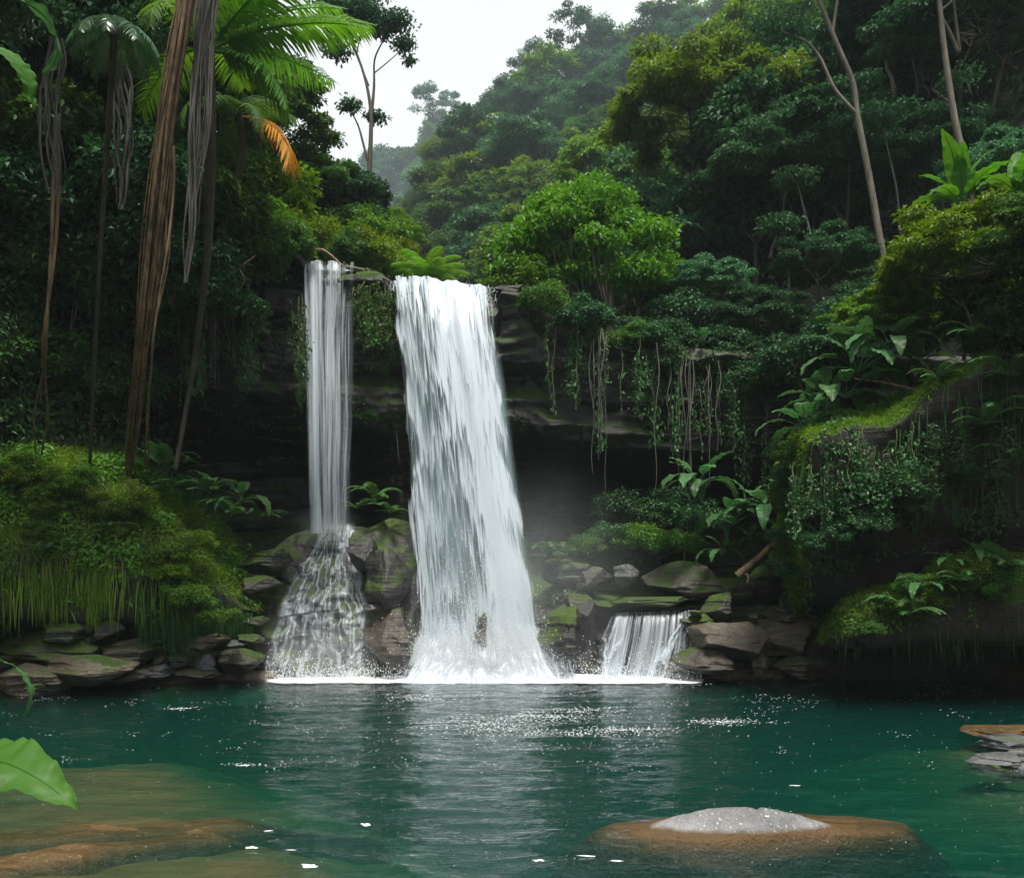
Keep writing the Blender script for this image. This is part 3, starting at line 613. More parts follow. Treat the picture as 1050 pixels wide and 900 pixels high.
def tree_data(seed, H, Rr, Rz, ncl, nl, L, W, tr, crownbase=.45, pad=.3, flat=.45, lean=(0, 0), multi=1, wob=.05, dens=1.0, hole=0, fill=.55):
    """returns trunk mesh (with limbs) and crown mesh"""
    rg = np.random.default_rng(seed); mb = MB(); cz = H - Rz
    th = rg.uniform(0, 2 * np.pi, ncl); ph = np.arccos(rg.uniform(-.25, 1, ncl)); rr = rg.uniform(fill, 1, ncl) ** .6
    C_ = np.stack([np.cos(th) * np.sin(ph) * Rr * rr, np.sin(th) * np.sin(ph) * Rr * rr, cz + np.cos(ph) * Rz * rr], -1)
    C_[:, :2] += np.array(lean) * (C_[:, 2:] / H); C_ *= 1 + .1 * rg.normal(size=(ncl, 1)) * [1, 1, .5]
    for s in range(multi):
        b0 = rg.normal(size=3) * .05 * H * (multi > 1) * [1, 1, 0]; top = np.array([lean[0] * .5, lean[1] * .5, H * crownbase]) + rg.normal(size=3) * .08 * Rr * (1 + (multi > 1) * 3) * [1, 1, .4]
        n = 12; pts = b0 + (top - b0) * np.linspace(0, 1, n)[:, None]; pts[1:-1, :2] += rg.normal(size=(n - 2, 2)) * wob * H * .15
        pts = poly(pts, 14); pts[0, 2] = -.25 * H * .2
        mb.add(*tube(pts, np.linspace(1, .62, 14) * tr * np.interp(np.arange(14), [0, 2], [1.35, 1]), 8))
        mains = []
        nm = max(3, 7 // multi)
        for k in range(nm):
            a = 2 * np.pi * (k + rg.random()) / nm; e = top + np.array([np.cos(a) * Rr * .42, np.sin(a) * Rr * .42, (cz - top[2]) * .7 + Rz * .35 * rg.random()])
            p = bez(top - [0, 0, .06 * H * rg.random()], (top + e) / 2 + [0, 0, -.08 * H * rg.random()], e, 8); p += rg.normal(size=p.shape) * .012 * H * np.linspace(0, 1, 8)[:, None]
            mb.add(*tube(p, np.linspace(.5, .26, 8) * tr, 6)); mains.append(p)
        mains = np.concatenate([m_[2:] for m_ in mains])
        for i in range(s, ncl, multi):
            j = np.argmin(np.linalg.norm(mains - C_[i] * [1, 1, 1] + [0, 0, .15 * Rz], axis=1)); q = bez(mains[j], (mains[j] + C_[i]) / 2 + [0, 0, -.04 * H], C_[i], 6)
            mb.add(*tube(q, np.linspace(.2, .06, 6) * tr, 4))
    k = rg.integers(0, ncl, nl); sz = pad * Rr * rg.uniform(.7, 1.3, ncl)
    d = rdir(rg, nl); r = rg.random(nl) ** .45
    sub = perlin(d * 2.2 + k[:, None] * 3.7); r = r * (1 + .35 * sub)
    Pp = C_[k] + d * r[:, None] * sz[k][:, None] * [1, 1, flat]
    D = unit(d * [1, 1, .3] + rdir(rg, nl) * .7 + [0, 0, -.25]); Nn = unit(rdir(rg, nl) * .55 + [0, 0, 1] + d * .4)
    cm = MB().add(*leafquads(Pp, D, Nn, L * rg.uniform(.6, 1.25, nl), W * rg.uniform(.7, 1.2, nl)))
    return mb.mesh('trunk'), cm.mesh('crown', False)
TREES = {
    'dome':   [tree_data(1 + i, 6.5, 3.4, 2.4, 52, 10500, .34, .20, .13, pad=.25, flat=.38) for i in range(3)],
    'flat':   [tree_data(11 + i, 7.5, 3.6, 1.6, 36, 8500, .34, .19, .12, .55, .27, .28) for i in range(3)],
    'tall':   [tree_data(21 + i, 8.5, 2.6, 3.6, 50, 10500, .34, .19, .13, .35, .27, .42) for i in range(2)],
    'airy':   [tree_data(31 + i, 9.0, 3.2, 2.2, 26, 3600, .30, .17, .10, .55, .22, .30) for i in range(2)],
    'bush':   [tree_data(41 + i, 1.8, 1.15, .95, 26, 4600, .15, .09, .03, .3, .36, .6, multi=2) for i in range(3)],
    'near':   [tree_data(51 + i, 5.0, 2.7, 1.9, 85, 24000, .19, .10, .075, .40, .17, .32, multi=2) for i in range(2)],
}
def tree(style, i, loc, sc, mt, label, group=None, cat='tree', rz=None, name=None, bark='darkbark', sz=1.0):
    tm, cm = TREES[style][i % len(TREES[style])]
    e = empty(name or ('bush' if style == 'bush' else 'broadleaf_tree'), loc, random.uniform(0, 6.28) if rz is None else rz, (sc, sc, sc * sz), label=label, cat=cat, group=group)
    put('trunk', tm, M[bark], e); put('crown', cm, M[mt], e); return e
random.seed(5)
def clump(v, f, n, seed, L, W, mt, name, cond, fn='leaf', kind='stuff', off=.05, **k):
    rg = np.random.default_rng(seed); p, nr = sample(v, f, n, rg, cond); p = p + nr * off * rg.random((n, 1))
    if fn == 'leaf':
        D = unit(rdir(rg, n) * .8 + [0, 0, -.5] + nr * .4); Nn = unit(nr + rdir(rg, n) * .5 + [0, 0, .5])
        a = leafquads(p, D, Nn, L * rg.uniform(.6, 1.3, n), W * rg.uniform(.6, 1.3, n))
    elif fn == 'grass':
        D = unit(nr * .9 + rdir(rg, n) * .65 + [0, 0, .55]); a = blades(p, D, L * rg.uniform(.4, 1.3, n), W, rg.uniform(.2, 1.1, n), 3, side=rdir(rg, n))
    else:
        D = unit(nr * .22 + rdir(rg, n) * .16 + [0, 0, -.7]); sd = unit(np.cross(rdir(rg, n), (0, 0, 1.)))
        a = blades(p, D, L * rg.uniform(.3, 1.2, n), W, rg.uniform(.9, 1.4, n), 4, side=sd)
    return MB().add(*a).build(name, M[mt], smooth=False, kind=kind, **k)

# ------------------------------------------------------------------ forest on the slopes
rg = np.random.default_rng(77)
def slope_trees(Yc, y0, pxr, sp, H, mats, styles, label, group, step_back=1.0, pmin=-160):
    cnt = 0; y = Yc + 1
    row = 0
    while y > y0:
        x = X(pxr[0], y) + (row % 2) * sp * .5
        while x < X(pxr[1], y):
            xx, yy = x + rg.uniform(-.3, .3) * sp, y + rg.uniform(-.3, .3) * sp
            z = float(T(xx, yy)); s = rg.uniform(.75, 1.15) * H / 7.2
            top = HY - (z + H - EYE) * F / yy; base = HY - (z - EYE) * F / yy; px = CX + xx * F / yy
            if base > pmin and top < 330 and z > 9.6 and -90 < px < 1140:
                i = int(rg.integers(len(mats))); st = styles[int(rg.integers(len(styles)))]
                tree(st, int(rg.integers(3)), (xx, yy, z - .3), s, mats[i], label % {'dark': 'dark green', 'mid': 'mid green', 'blue': 'blue green', 'lime': 'lime green', 'yellow': 'yellow green', 'shrub': 'bright green'}[mats[i]],
                     group + ' (' + mats[i] + ')'); cnt += 1
            x += sp * rg.uniform(.85, 1.15)
        y -= sp * step_back * .85; row += 1
    return cnt
n1 = slope_trees(145, 115, (330, 560), 9.5, 10, ['blue', 'mid'], ['dome', 'flat', 'tall'], '%s tree on the farthest hazy hill under the sky', 'trees on the farthest hill')
n2 = slope_trees(88, 60, (385, 800), 4.7, 6.7, ['mid', 'blue', 'mid', 'blue', 'yellow'], ['dome', 'flat', 'tall'], '%s tree on the high back slope of the valley', 'trees on the high back slope')
n3 = slope_trees(54, 38, (440, 1000), 3.7, 6.2, ['mid', 'blue', 'mid', 'yellow', 'mid', 'lime'], ['dome', 'dome', 'flat', 'tall'], '%s tree on the middle slope above the waterfall', 'trees on the middle slope')
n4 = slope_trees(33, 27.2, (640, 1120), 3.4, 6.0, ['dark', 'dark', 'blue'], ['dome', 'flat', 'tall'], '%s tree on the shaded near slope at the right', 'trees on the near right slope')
n5 = slope_trees(60, 40, (180, 400), 4.8, 6, ['mid', 'mid', 'lime'], ['dome', 'tall'], '%s tree on the slope behind the left jungle', 'trees on the back left slope')
n6 = slope_trees(31, 26.8, (-60, 400), 2.6, 3.3, ['mid', 'dark', 'shrub'], ['dome', 'flat'], '%s small tree on the left slope above the cliff', 'small trees on the left slope')
print('slope trees', n1, n2, n3, n4, n5, n6)
# undergrowth on the slopes, size growing with distance
sel = (tv[:, 1] > 26) & (tv[:, 1] < 160) & (np.abs(tv[:, 0] / np.maximum(tv[:, 1], 1)) < .75)
ff = tf[sel[tf].all(1)]; rg = np.random.default_rng(5)
n = 70000; p, nr = sample(tv, ff, n, rg, lambda c, q: 1 / np.maximum(c[:, 1], 1) ** 1.7 * (c[:, 2] > 9.3)); dsz = (p[:, 1] / 30) ** .8
p = p + v3(0, 0, rg.random(n) * .9 * dsz)
MB().add(*leafquads(p, unit(rdir(rg, n) + [0, 0, -.3]), unit(rdir(rg, n) * .6 + [0, 0, 1]), .26 * dsz * rg.uniform(.6, 1.3, n), .15 * dsz)).build('undergrowth', M['dark'], smooth=False, kind='stuff')

# ------------------------------------------------------------------ single trees that stand out
def t_at(style, i, px, pb, Y, hpx, mt, label, **k):
    H = {'dome': 6.5, 'flat': 7.5, 'tall': 8.5, 'airy': 9, 'bush': 1.8, 'near': 5}[style]
    return tree(style, i, P(px, pb, Y), hpx * Y / F / H, mt, label, **k)
t_at('near', 1, 560, 322, 25.5, 72, 'lime', 'small lime yellow tree leaning over the lip beside the main fall', rz=2.0)
t_at('near', 1, 728, 352, 22.8, 86, 'blue', 'small layered blue green tree right of the domed tree', rz=.4)
t_at('near', 1, 345, 268, 29, 98, 'dark', 'dark rounded tree on the left slope above the narrow fall', rz=3)
t_at('near', 0, 395, 278, 34, 62, 'lime', 'lime tree on the far bank just behind the lip', rz=.3)
t_at('near', 0, 300, 262, 28, 110, 'mid', 'leafy tree on the left slope behind the palms', rz=1.3)
t_at('near', 1, 262, 215, 27, 150, 'mid', 'tall leafy tree behind the orange frond', rz=2.2)
t_at('near', 0, 722, 232, 29.5, 175, 'yellow', 'yellow green feathery tree with dark bare branches on the right slope', bark='darkbark', rz=.9)
t_at('airy', 0, 592, 100, 84, 88, 'dark', 'airy skyline tree with a split crown against the sky', name='emergent_tree', rz=0.5)
t_at('airy', 1, 612, 98, 86, 72, 'blue', 'second airy skyline tree just right of the split crown', name='emergent_tree', rz=1.5)
t_at('airy', 1, 545, 118, 90, 70, 'dark', 'flat topped skyline tree standing midway down the ridge', name='emergent_tree', rz=2.5)
t_at('airy', 0, 524, 128, 90, 50, 'blue', 'lower skyline tree left of the flat topped one', name='emergent_tree', rz=1.1)
t_at('airy', 0, 447, 165, 118, 74, 'blue', 'lone airy tree crowning the far hill by the valley gap', name='emergent_tree', rz=4)
t_at('tall', 0, 480, 200, 80, 92, 'dark', 'dark upright tree at the left end of the high ridge', rz=4)
for i, (px, pb, Y, h, mt_, lb_) in enumerate([
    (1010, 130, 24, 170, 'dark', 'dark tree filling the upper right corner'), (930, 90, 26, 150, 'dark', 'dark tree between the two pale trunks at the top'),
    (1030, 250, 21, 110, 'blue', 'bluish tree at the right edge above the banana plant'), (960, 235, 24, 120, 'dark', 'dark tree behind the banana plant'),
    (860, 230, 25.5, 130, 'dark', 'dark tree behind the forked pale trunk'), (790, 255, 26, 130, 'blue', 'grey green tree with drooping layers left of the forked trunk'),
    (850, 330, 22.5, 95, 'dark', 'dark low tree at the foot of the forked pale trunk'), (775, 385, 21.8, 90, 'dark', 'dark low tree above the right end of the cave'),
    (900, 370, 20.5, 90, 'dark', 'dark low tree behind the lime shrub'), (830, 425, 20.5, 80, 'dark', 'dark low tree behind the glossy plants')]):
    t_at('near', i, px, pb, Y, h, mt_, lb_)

def stemtree(name, label, stems, crowns, mt, bark, n=2500, leaf=(.16, .08), flat=.4, thin=.62):
    """tree drawn limb by limb: stems = lists of (px, py, Y, radius); crowns = (px, py, Y, radius)"""
    e = empty(name, P(*stems[0][0][:3]), label=label, cat='tree'); o0 = np.array(e.location); mb = MB(); rg = np.random.default_rng(len(label))
    for st in stems:
        q = np.array([list(P(*s[:3])) for s in st]); pp = poly(q, 22) - o0; mb.add(*tube(pp, np.interp(np.linspace(0, 1, 22), np.linspace(0, 1, len(st)), [s[3] for s in st]) * thin, 8))
    mb.build('trunk', M[bark], e)
    Cc = np.array([P(*c_[:3]) for c_ in crowns]); rr = np.array([c_[3] for c_ in crowns])
    for c_ in range(len(crowns)): pass
    k = rg.choice(len(crowns), n * len(crowns), p=rr ** 2 / (rr ** 2).sum()); d = rdir(rg, len(k)); r = rg.random(len(k)) ** .5 * (1 + .5 * perlin(d * 2 + k[:, None] * 5.1))
    pp = Cc[k] + d * (r * rr[k])[:, None] * [1, 1, flat] - o0
    MB().add(*leafquads(pp, unit(rdir(rg, len(k)) + [0, 0, -.3]), unit(rdir(rg, len(k)) * .6 + [0, 0, 1]), leaf[0] * rg.uniform(.6, 1.3, len(k)), leaf[1])).build('crown', M[mt], e, smooth=False)
    return e
stemtree('slender_tree', 'tall slender tree with bare stems and dark leaf pads against the white sky',
         [[(378, 190, 32, .17), (380, 150, 32, .14), (381, 115, 32, .12), (376, 85, 32, .09), (368, 60, 32, .07), (360, 40, 32, .04)],
          [(380, 130, 32, .10), (384, 85, 32, .09), (383, 60, 32, .06), (394, 40, 32, .05), (404, 25, 32, .03)], [(378, 88, 32, .06), (365, 55, 32, .05), (352, 30, 32, .03)],
          [(377, 165, 32, .08), (368, 130, 32, .06), (357, 108, 32, .03)], [(384, 75, 32, .04), (400, 62, 32, .03), (415, 48, 32, .02)], [(366, 55, 32, .04), (372, 20, 32, .03), (378, -20, 32, .02)]],
         [(404, 22, 32, .75), (414, 45, 32, .5), (392, 30, 32, .6), (378, 14, 32, .7), (360, 12, 32, .8), (350, 30, 32, .7), (345, 52, 32, .6), (370, -10, 32, 1.0), (385, 120, 32.5, .45), (358, 108, 32, .5), (420, 62, 32, .3), (340, 5, 32, .8)], 'dark', 'darkbark', 620, (.17, .09))
stemtree('pale_tree', 'forked tree with a pale slanting trunk on the shaded right slope',
         [[(912, 300, 21.5, .15), (903, 250, 21.5, .14), (893, 190, 21.5, .13), (879, 118, 21.5, .12)], [(879, 118, 21.5, .11), (876, 85, 21.5, .10), (860, 50, 21.5, .09), (846, 15, 21.5, .08), (826, -30, 21.5, .07)],
          [(879, 118, 21.5, .08), (855, 92, 21.5, .07), (842, 60, 21.5, .06), (828, 42, 21.5, .05), (800, 32, 21.5, .035)], [(854, 32, 21.5, .07), (858, 5, 21.5, .06), (862, -30, 21.5, .04)]],
         [(790, 28, 21.8, .8), (812, 30, 21.6, .6), (820, -50, 21.5, 1.4), (865, -60, 21.5, 1.4), (905, -70, 21.5, 1.2)], 'dark', 'bark', 900, (.13, .07))
stemtree('pale_tree', 'pale leaning trunk near the right edge above the banana plant',
         [[(1000, 230, 20.5, .14), (992, 180, 20.5, .13), (978, 120, 20.5, .12), (968, 50, 20.5, .10), (960, -30, 20.5, .08)], [(963, 12, 20.5, .05), (975, 3, 20.5, .04), (985, -20, 20.5, .03)], [(966, 20, 20.6, .07), (975, 35, 20.7, .06), (985, 60, 20.8, .05), (975, -20, 20.5, .05)]],
         [(960, -60, 20.5, 1.5), (1000, -50, 20.5, 1.2), (985, 80, 21, .6)], 'dark', 'bark', 900, (.13, .07))
rg_ = np.random.default_rng(4); pads = []; stm = [[(630, 392, 22.6, .13), (628, 360, 22.8, .12), (624, 325, 23, .10)], [(646, 385, 22.6, .09), (650, 350, 22.8, .08), (655, 315, 23, .07)], [(612, 380, 22.6, .07), (606, 350, 22.8, .06), (598, 318, 23, .05)]]
for k in range(62):
    a = np.pi * (k + .5) / 62 if k < 34 else rg_.uniform(.1, 3.04); r = rg_.uniform(.86, 1.0) if k < 34 else rg_.uniform(.25, .82)
    px = 616 - 92 * np.cos(a) * r; py = 300 - 104 * np.sin(a) ** .8 * r + 4 * rg_.normal(); Yp = 23 + rg_.uniform(-1.5, 1.5) * (1.1 - .5 * r); pads.append((px, py, Yp, rg_.uniform(.5, .82)))
    o = [(624, 325, 23), (655, 315, 23), (598, 318, 23)][0 if abs(px - 624) < 28 else 1 if px > 624 else 2]; stm.append([(o[0], o[1], o[2], .03), ((o[0] + px) / 2 + (px - o[0]) * .15, (o[1] + py) / 2 + 10, (o[2] + Yp) / 2, .02), (px, py + 3, Yp, .008)])
stemtree('domed_tree', 'broad domed tree with lime crown and thin trunks on the cliff right of the falls', stm, pads, 'shrub', 'bark', 620, (.16, .09), flat=.42, thin=1.0)
for (a, b_, c_, d_, r_, lb_) in [(818, 190, 840, 312, .055, 'thin bare sapling leaning right above the cave'), (803, 238, 807, 320, .05, 'thin straight sapling left of the leaning one'), (768, 355, 771, 440, .045, 'thin dark sapling stem hanging near the cave edge'), (905, 130, 925, 260, .04, 'thin grey sapling right of the forked pale trunk')]:
    stemtree('sapling', lb_, [[(c_, d_, 22.6, r_), ((a + c_) / 2 + 5, (b_ + d_) / 2, 22.6, r_ * .9), (a, b_, 22.6, r_ * .7)]], [(a - 3, b_ - 8, 22.6, .6)], 'dark', 'greyroot', 700, (.13, .07))

# ------------------------------------------------------------------ shrubs along the lips
sh = [(205, 285, 19.4, 60, 'mid'), (235, 262, 20.2, 62, 'mid'), (262, 268, 20.8, 55, 'shrub'), (284, 272, 21.4, 45, 'shrub'), (303, 258, 22.3, 42, 'lime'), (270, 235, 23.0, 62, 'lime'), (240, 228, 22.0, 60, 'mid'),
      (322, 262, 24.0, 40, 'lime'), (350, 272, 23.5, 34, 'mid'), (372, 276, 24.0, 40, 'lime'), (392, 282, 25.0, 36, 'lime'), (385, 262, 27.0, 40, 'shrub'), (408, 280, 27.0, 34, 'lime'), (365, 250, 28.0, 40, 'mid'),
      (520, 300, 23.0, 34, 'yellow'), (540, 312, 22.4, 44, 'shrub'), (560, 332, 21.8, 40, 'mid'), (590, 340, 21.4, 30, 'dark'), (650, 350, 21.5, 26, 'dark'), (684, 355, 21.2, 30, 'dark'), (715, 368, 21.2, 34, 'dark'), (748, 385, 21.0, 44, 'dark'), (785, 410, 20.8, 46, 'dark'), (575, 330, 22.8, 34, 'mid'), (680, 335, 23.5, 40, 'dark'), (700, 345, 22.6, 45, 'blue'), (745, 362, 22.4, 50, 'dark'),
      (215, 330, 19.0, 60, 'ivy'), (175, 300, 18.4, 80, 'dark'), (196, 250, 19.0, 80, 'mid'), (160, 240, 18.0, 90, 'dark'), (120, 200, 19.4, 90, 'dark'), (90, 130, 18.4, 110, 'dark'), (35, 120, 17.4, 120, 'dark'), (150, 120, 19.9, 110, 'dark'), (225, 130, 21.0, 90, 'mid'), (60, 40, 17.4, 110, 'dark'), (20, 260, 18.0, 90, 'dark'), (70, 330, 18.8, 80, 'ivy'), (30, 400, 18.7, 70, 'mid'), (110, 420, 20.0, 60, 'ivy'), (100, 280, 19.2, 80, 'mid'), (150, 380, 20.6, 70, 'ivy'), (60, 190, 18.0, 90, 'mid'), (170, 50, 18.0, 100, 'dark'), (110, 60, 18.9, 100, 'dark')]
sh += [(600, 570, 20.4, 26, 'mid'), (625, 560, 20.8, 28, 'ivy'), (650, 566, 20.5, 30, 'shrub'), (675, 568, 20.5, 28, 'shrub'), (700, 568, 20.4, 28, 'mid'), (665, 545, 21.2, 34, 'ivy'), (640, 535, 21.6, 36, 'ivy'), (715, 545, 20.9, 34, 'ivy'), (690, 535, 21.4, 36, 'dark'), (284, 268, 20.3, 46, 'mid'), (262, 284, 19.9, 44, 'mid'), (298, 268, 20.7, 30, 'shrub'), (556, 322, 20.4, 30, 'mid'), (915, 345, 18.6, 60, 'dark'), (950, 340, 18.2, 60, 'mid'), (880, 350, 19.0, 50, 'dark'), (985, 360, 17.5, 60, 'dark'), (850, 372, 19.0, 45, 'dark'), (1030, 330, 17.0, 70, 'dark'), (820, 395, 19.4, 50, 'dark')]
where = ['on the left cliff above the cave', 'between the two falls', 'along the lip right of the main fall', 'on the left jungle wall', 'behind the right overhang', 'at the mouth of the cave right of the main fall']
for i, (px, pb, Y, h, mt_) in enumerate(sh):
    wI = 5 if pb > 500 else 4 if px > 795 else 3 if px < 200 or (pb < 140) or mt_ == 'ivy' else 0 if px < 318 else 1 if px < 500 else 2
    cn_ = {'mid': 'mid green', 'shrub': 'bright green', 'lime': 'lime', 'yellow': 'yellowish', 'dark': 'dark green', 'blue': 'blue green', 'ivy': 'deep green'}[mt_]
    t_at('bush', i, px, pb + 6, Y, h * 1.15, mt_, f'{cn_} leafy bush {where[wI]}', cat='bush', group=f'{cn_} bushes {where[wI]}')

# ------------------------------------------------------------------ ivy, moss, grass and ground cover
clump(jwv, jwf, 48000, 3, .17, .12, 'ivy', 'ivy', lambda c, q: (c[:, 2] > .8) * (c[:, 1] > 8) * (.15 + sstep(-.15, .25, fbm(c * .7, 4))), off=.55)
clump(jwv, jwf, 16000, 4, .13, .05, 'fern', 'creeper', lambda c, q: (c[:, 2] > .8) * (c[:, 1] > 10) * sstep(.05, .3, fbm(c * .6 + 7, 4)), off=.9)
cq = cf
def ccond(z0, z1, x0, x1, k=1.): return lambda c, q: ((c[:, 2] > z0) & (c[:, 2] < z1) & (c[:, 0] > x0) & (c[:, 0] < x1) & (c[:, 1] < 23.6)) * np.clip(q[:, 2] * 1.5 + .35 - 0 * c[:, 0], .05, 1) * sstep(.0, .25, fbm(c * .8, 3))
clump(cv, cq, 9000, 8, .10, .06, 'mid', 'ivy', ccond(5.9, 8.8, -4.1, -2.4), off=.15)
clump(cv, cq, 16000, 9, .10, .06, 'ivy', 'ivy', ccond(5.6, 9.2, .1, 12), off=.15)
clump(cv, cq, 9000, 10, .10, .06, 'ivy', 'ivy', ccond(5.6, 9.9, -9, -4.9), off=.2)
clump(cv, cq, 16000, 11, .10, .065, 'fern', 'ground_cover', lambda c, q: ((c[:, 2] > 1.6) & (c[:, 2] < 4.2) & (c[:, 0] > .6) & (c[:, 0] < 7)) * sstep(-.15, .1, fbm(c * .7 + 4, 3)), off=.2)
clump(cv, cq, 14000, 12, .08, .055, 'shrub', 'clover', lambda c, q: np.exp(-((c[:, 0] - 3.2) / 1.15) ** 2) * (np.abs(c[:, 2] - 2.75) < .55) * (c[:, 1] < 24), off=.28)
clump(mdv, mdf, 7000, 13, .09, .05, 'moss', 'moss', lambda c, q: np.clip(q[:, 2], 0, 1) * (c[:, 2] > 1.2) * (np.exp(-((c[:, 0] + 5.6) / .5) ** 2) + np.exp(-((c[:, 0] + 2.85) / .35) ** 2)), off=.04, fn='grass')
# left bank
topn = lambda lo: (lambda c, q: np.clip(q[:, 2] - lo, 0, 1) * (c[:, 2] > 1.2) * (.25 + sstep(-.3, .3, fbm(c * .9, 3))))
clump(lbv, lbf, 90000, 21, .26, .022, 'grass', 'grass', topn(-.15), fn='grass', off=.03)
clump(lbv, lbf, 34000, 22, .13, .065, 'shrub', 'leafy_cover', lambda c, q: np.clip(q[:, 2] + .1, 0, 1) * (c[:, 2] > 1.6) * sstep(.0, .3, fbm(c * .8 + 9, 3)), off=.22)
clump(lbv, lbf, 2600, 23, .42, .012, 'hang', 'hanging_grass', lambda c, q: (q[:, 2] < .35) * (c[:, 0] > -7.3) * (c[:, 2] > 1.3) * (c[:, 2] < 2.4) * (q[:, 1] < .2) * (.2 + sstep(-.1, .25, perlin(v3(c[:, 0] * 1.6, 0, 0)))), fn='hang')
clump(lbv, lbf, 5000, 24, .42, .02, 'grass', 'grass', topn(.1), fn='grass', off=.05)
clump(lbv, lbf, 7000, 25, .38, .016, 'grass', 'hanging_grass', lambda c, q: (q[:, 2] < .6) * (c[:, 2] > 1.9) * (c[:, 2] < 3.6) * (q[:, 1] < .3) * (.15 + sstep(-.1, .25, perlin(v3(c[:, 0] * 1.3, 3, 0)))), fn='hang')
clump(lbv, lbf, 7000, 26, .12, .06, 'fern', 'leafy_cover', lambda c, q: (c[:, 2] > 1.4) * (q[:, 1] < .2) * sstep(.0, .25, fbm(c * 1.1 + 20, 3)), off=.15)
# right banks
clump(rbv, rbf, 90000, 31, .16, .016, 'moss', 'moss', lambda c, q: np.clip(q[:, 2] - .15, 0, 1) * (c[:, 2] > 2.6) * (c[:, 1] < 20), fn='grass', off=.02)
clump(rbv, rbf, 9000, 32, .09, .055, 'ivy', 'ivy', lambda c, q: (c[:, 2] > 1.2) * (c[:, 1] < 18.6) * sstep(.05, .3, fbm(c * .9 + 3, 3)), off=.12)
clump(rbv, rbf, 900, 33, .35, .016, 'hang', 'hanging_grass', lambda c, q: (q[:, 2] < .5) * (c[:, 2] > 3.6) * (q[:, 1] < 0) * 1., fn='hang')
clump(rbv, rbf, 16000, 36, .09, .05, 'moss', 'moss', lambda c, q: (c[:, 2] > 1.0) * np.exp(-((c[:, 0] / c[:, 1] - X(812, 1)) / .012) ** 2) * (c[:, 1] < 18.5), off=.05)
clump(rlv, rlf, 40000, 34, .16, .014, 'grass', 'grass', lambda c, q: np.clip(q[:, 2] - .0, 0, 1) * (c[:, 2] > .6) * (c[:, 1] < 18.8), fn='grass', off=.03)
clump(rlv, rlf, 12000, 35, .09, .05, 'shrub', 'leafy_cover', lambda c, q: np.clip(q[:, 2] + .3, 0, 1) * (c[:, 2] > .8) * sstep(.0, .3, fbm(c * 1.1 + 9, 3)), off=.15)
clump(rlv, rlf, 450, 37, .25, .016, 'hang', 'hanging_grass', lambda c, q: (q[:, 2] < .4) * (c[:, 2] > .8) * (q[:, 1] < .1) * 1., fn='hang')
# ------------------------------------------------------------------ rocks
def rock_mesh(seed, sx=1, sy=1, sz=1, cuts=15, amp=.16, n=64, cut=.74):
    rg = np.random.default_rng(seed); u, v = np.meshgrid(np.linspace(0, 2 * np.pi, n * 2, endpoint=False), np.linspace(.001, np.pi - .001, n), indexing='ij')
    d = v3(np.sin(v) * np.cos(u), np.sin(v) * np.sin(u), np.cos(v)); r = np.ones(u.shape) * 1.1
    for k in range(cuts):
        nn = rdir(rg, 1)[0] * [1, 1, .8]; nn /= np.linalg.norm(nn); h = rg.uniform(cut - .16, cut + .12); c = (d @ nn); r = np.where(c > .05, np.minimum(r, h / np.maximum(c, .05)), r)
    p = d * r[..., None]; p = p * (1 + amp * fbm(p * 1.6 + seed, 6)[..., None]); ly = np.floor(p[..., 2] * 3.2 + .5 * perlin(p * .8 + seed)); p[..., :2] *= (1 + .11 * perlin(v3(ly * 3.7, seed * 1.3, p[..., 0] * .6)))[..., None]; p = p * [sx, sy, sz]
    mb = MB().add(p.reshape(-1, 3), grid(2 * n, n, True)[:, ::-1]); return mb.mesh('rock')
ROCKS = [rock_mesh(100 + i) for i in range(8)]; 
def rock(i, px, py, Y, w, h, mt, label, name='rock', dy=.8, rz=None, tilt=0, group=None):
    """w, h in photo pixels; py = visual centre row"""
    o = put(name, ROCKS[i % 8], None); o.data.materials or o.data.materials.append(M['shelf'])
    o.material_slots[0].link = 'OBJECT'; o.material_slots[0].material = M[mt]
    o.location = P(px, py, Y); s = Y / F; o.scale = (w * s / 2, max(w * s / 2 * dy, h * s / 2), h * s / 2); o.rotation_euler = (0, tilt, (i * 1.3 % .6 - .3) if rz is None else rz)
    return tag(o, label, 'rock', group)
M['slab'] = rockmat('shore_slab', (.05, .042, .032), (.185, .145, .108), mossamt=.25, rough=.4)
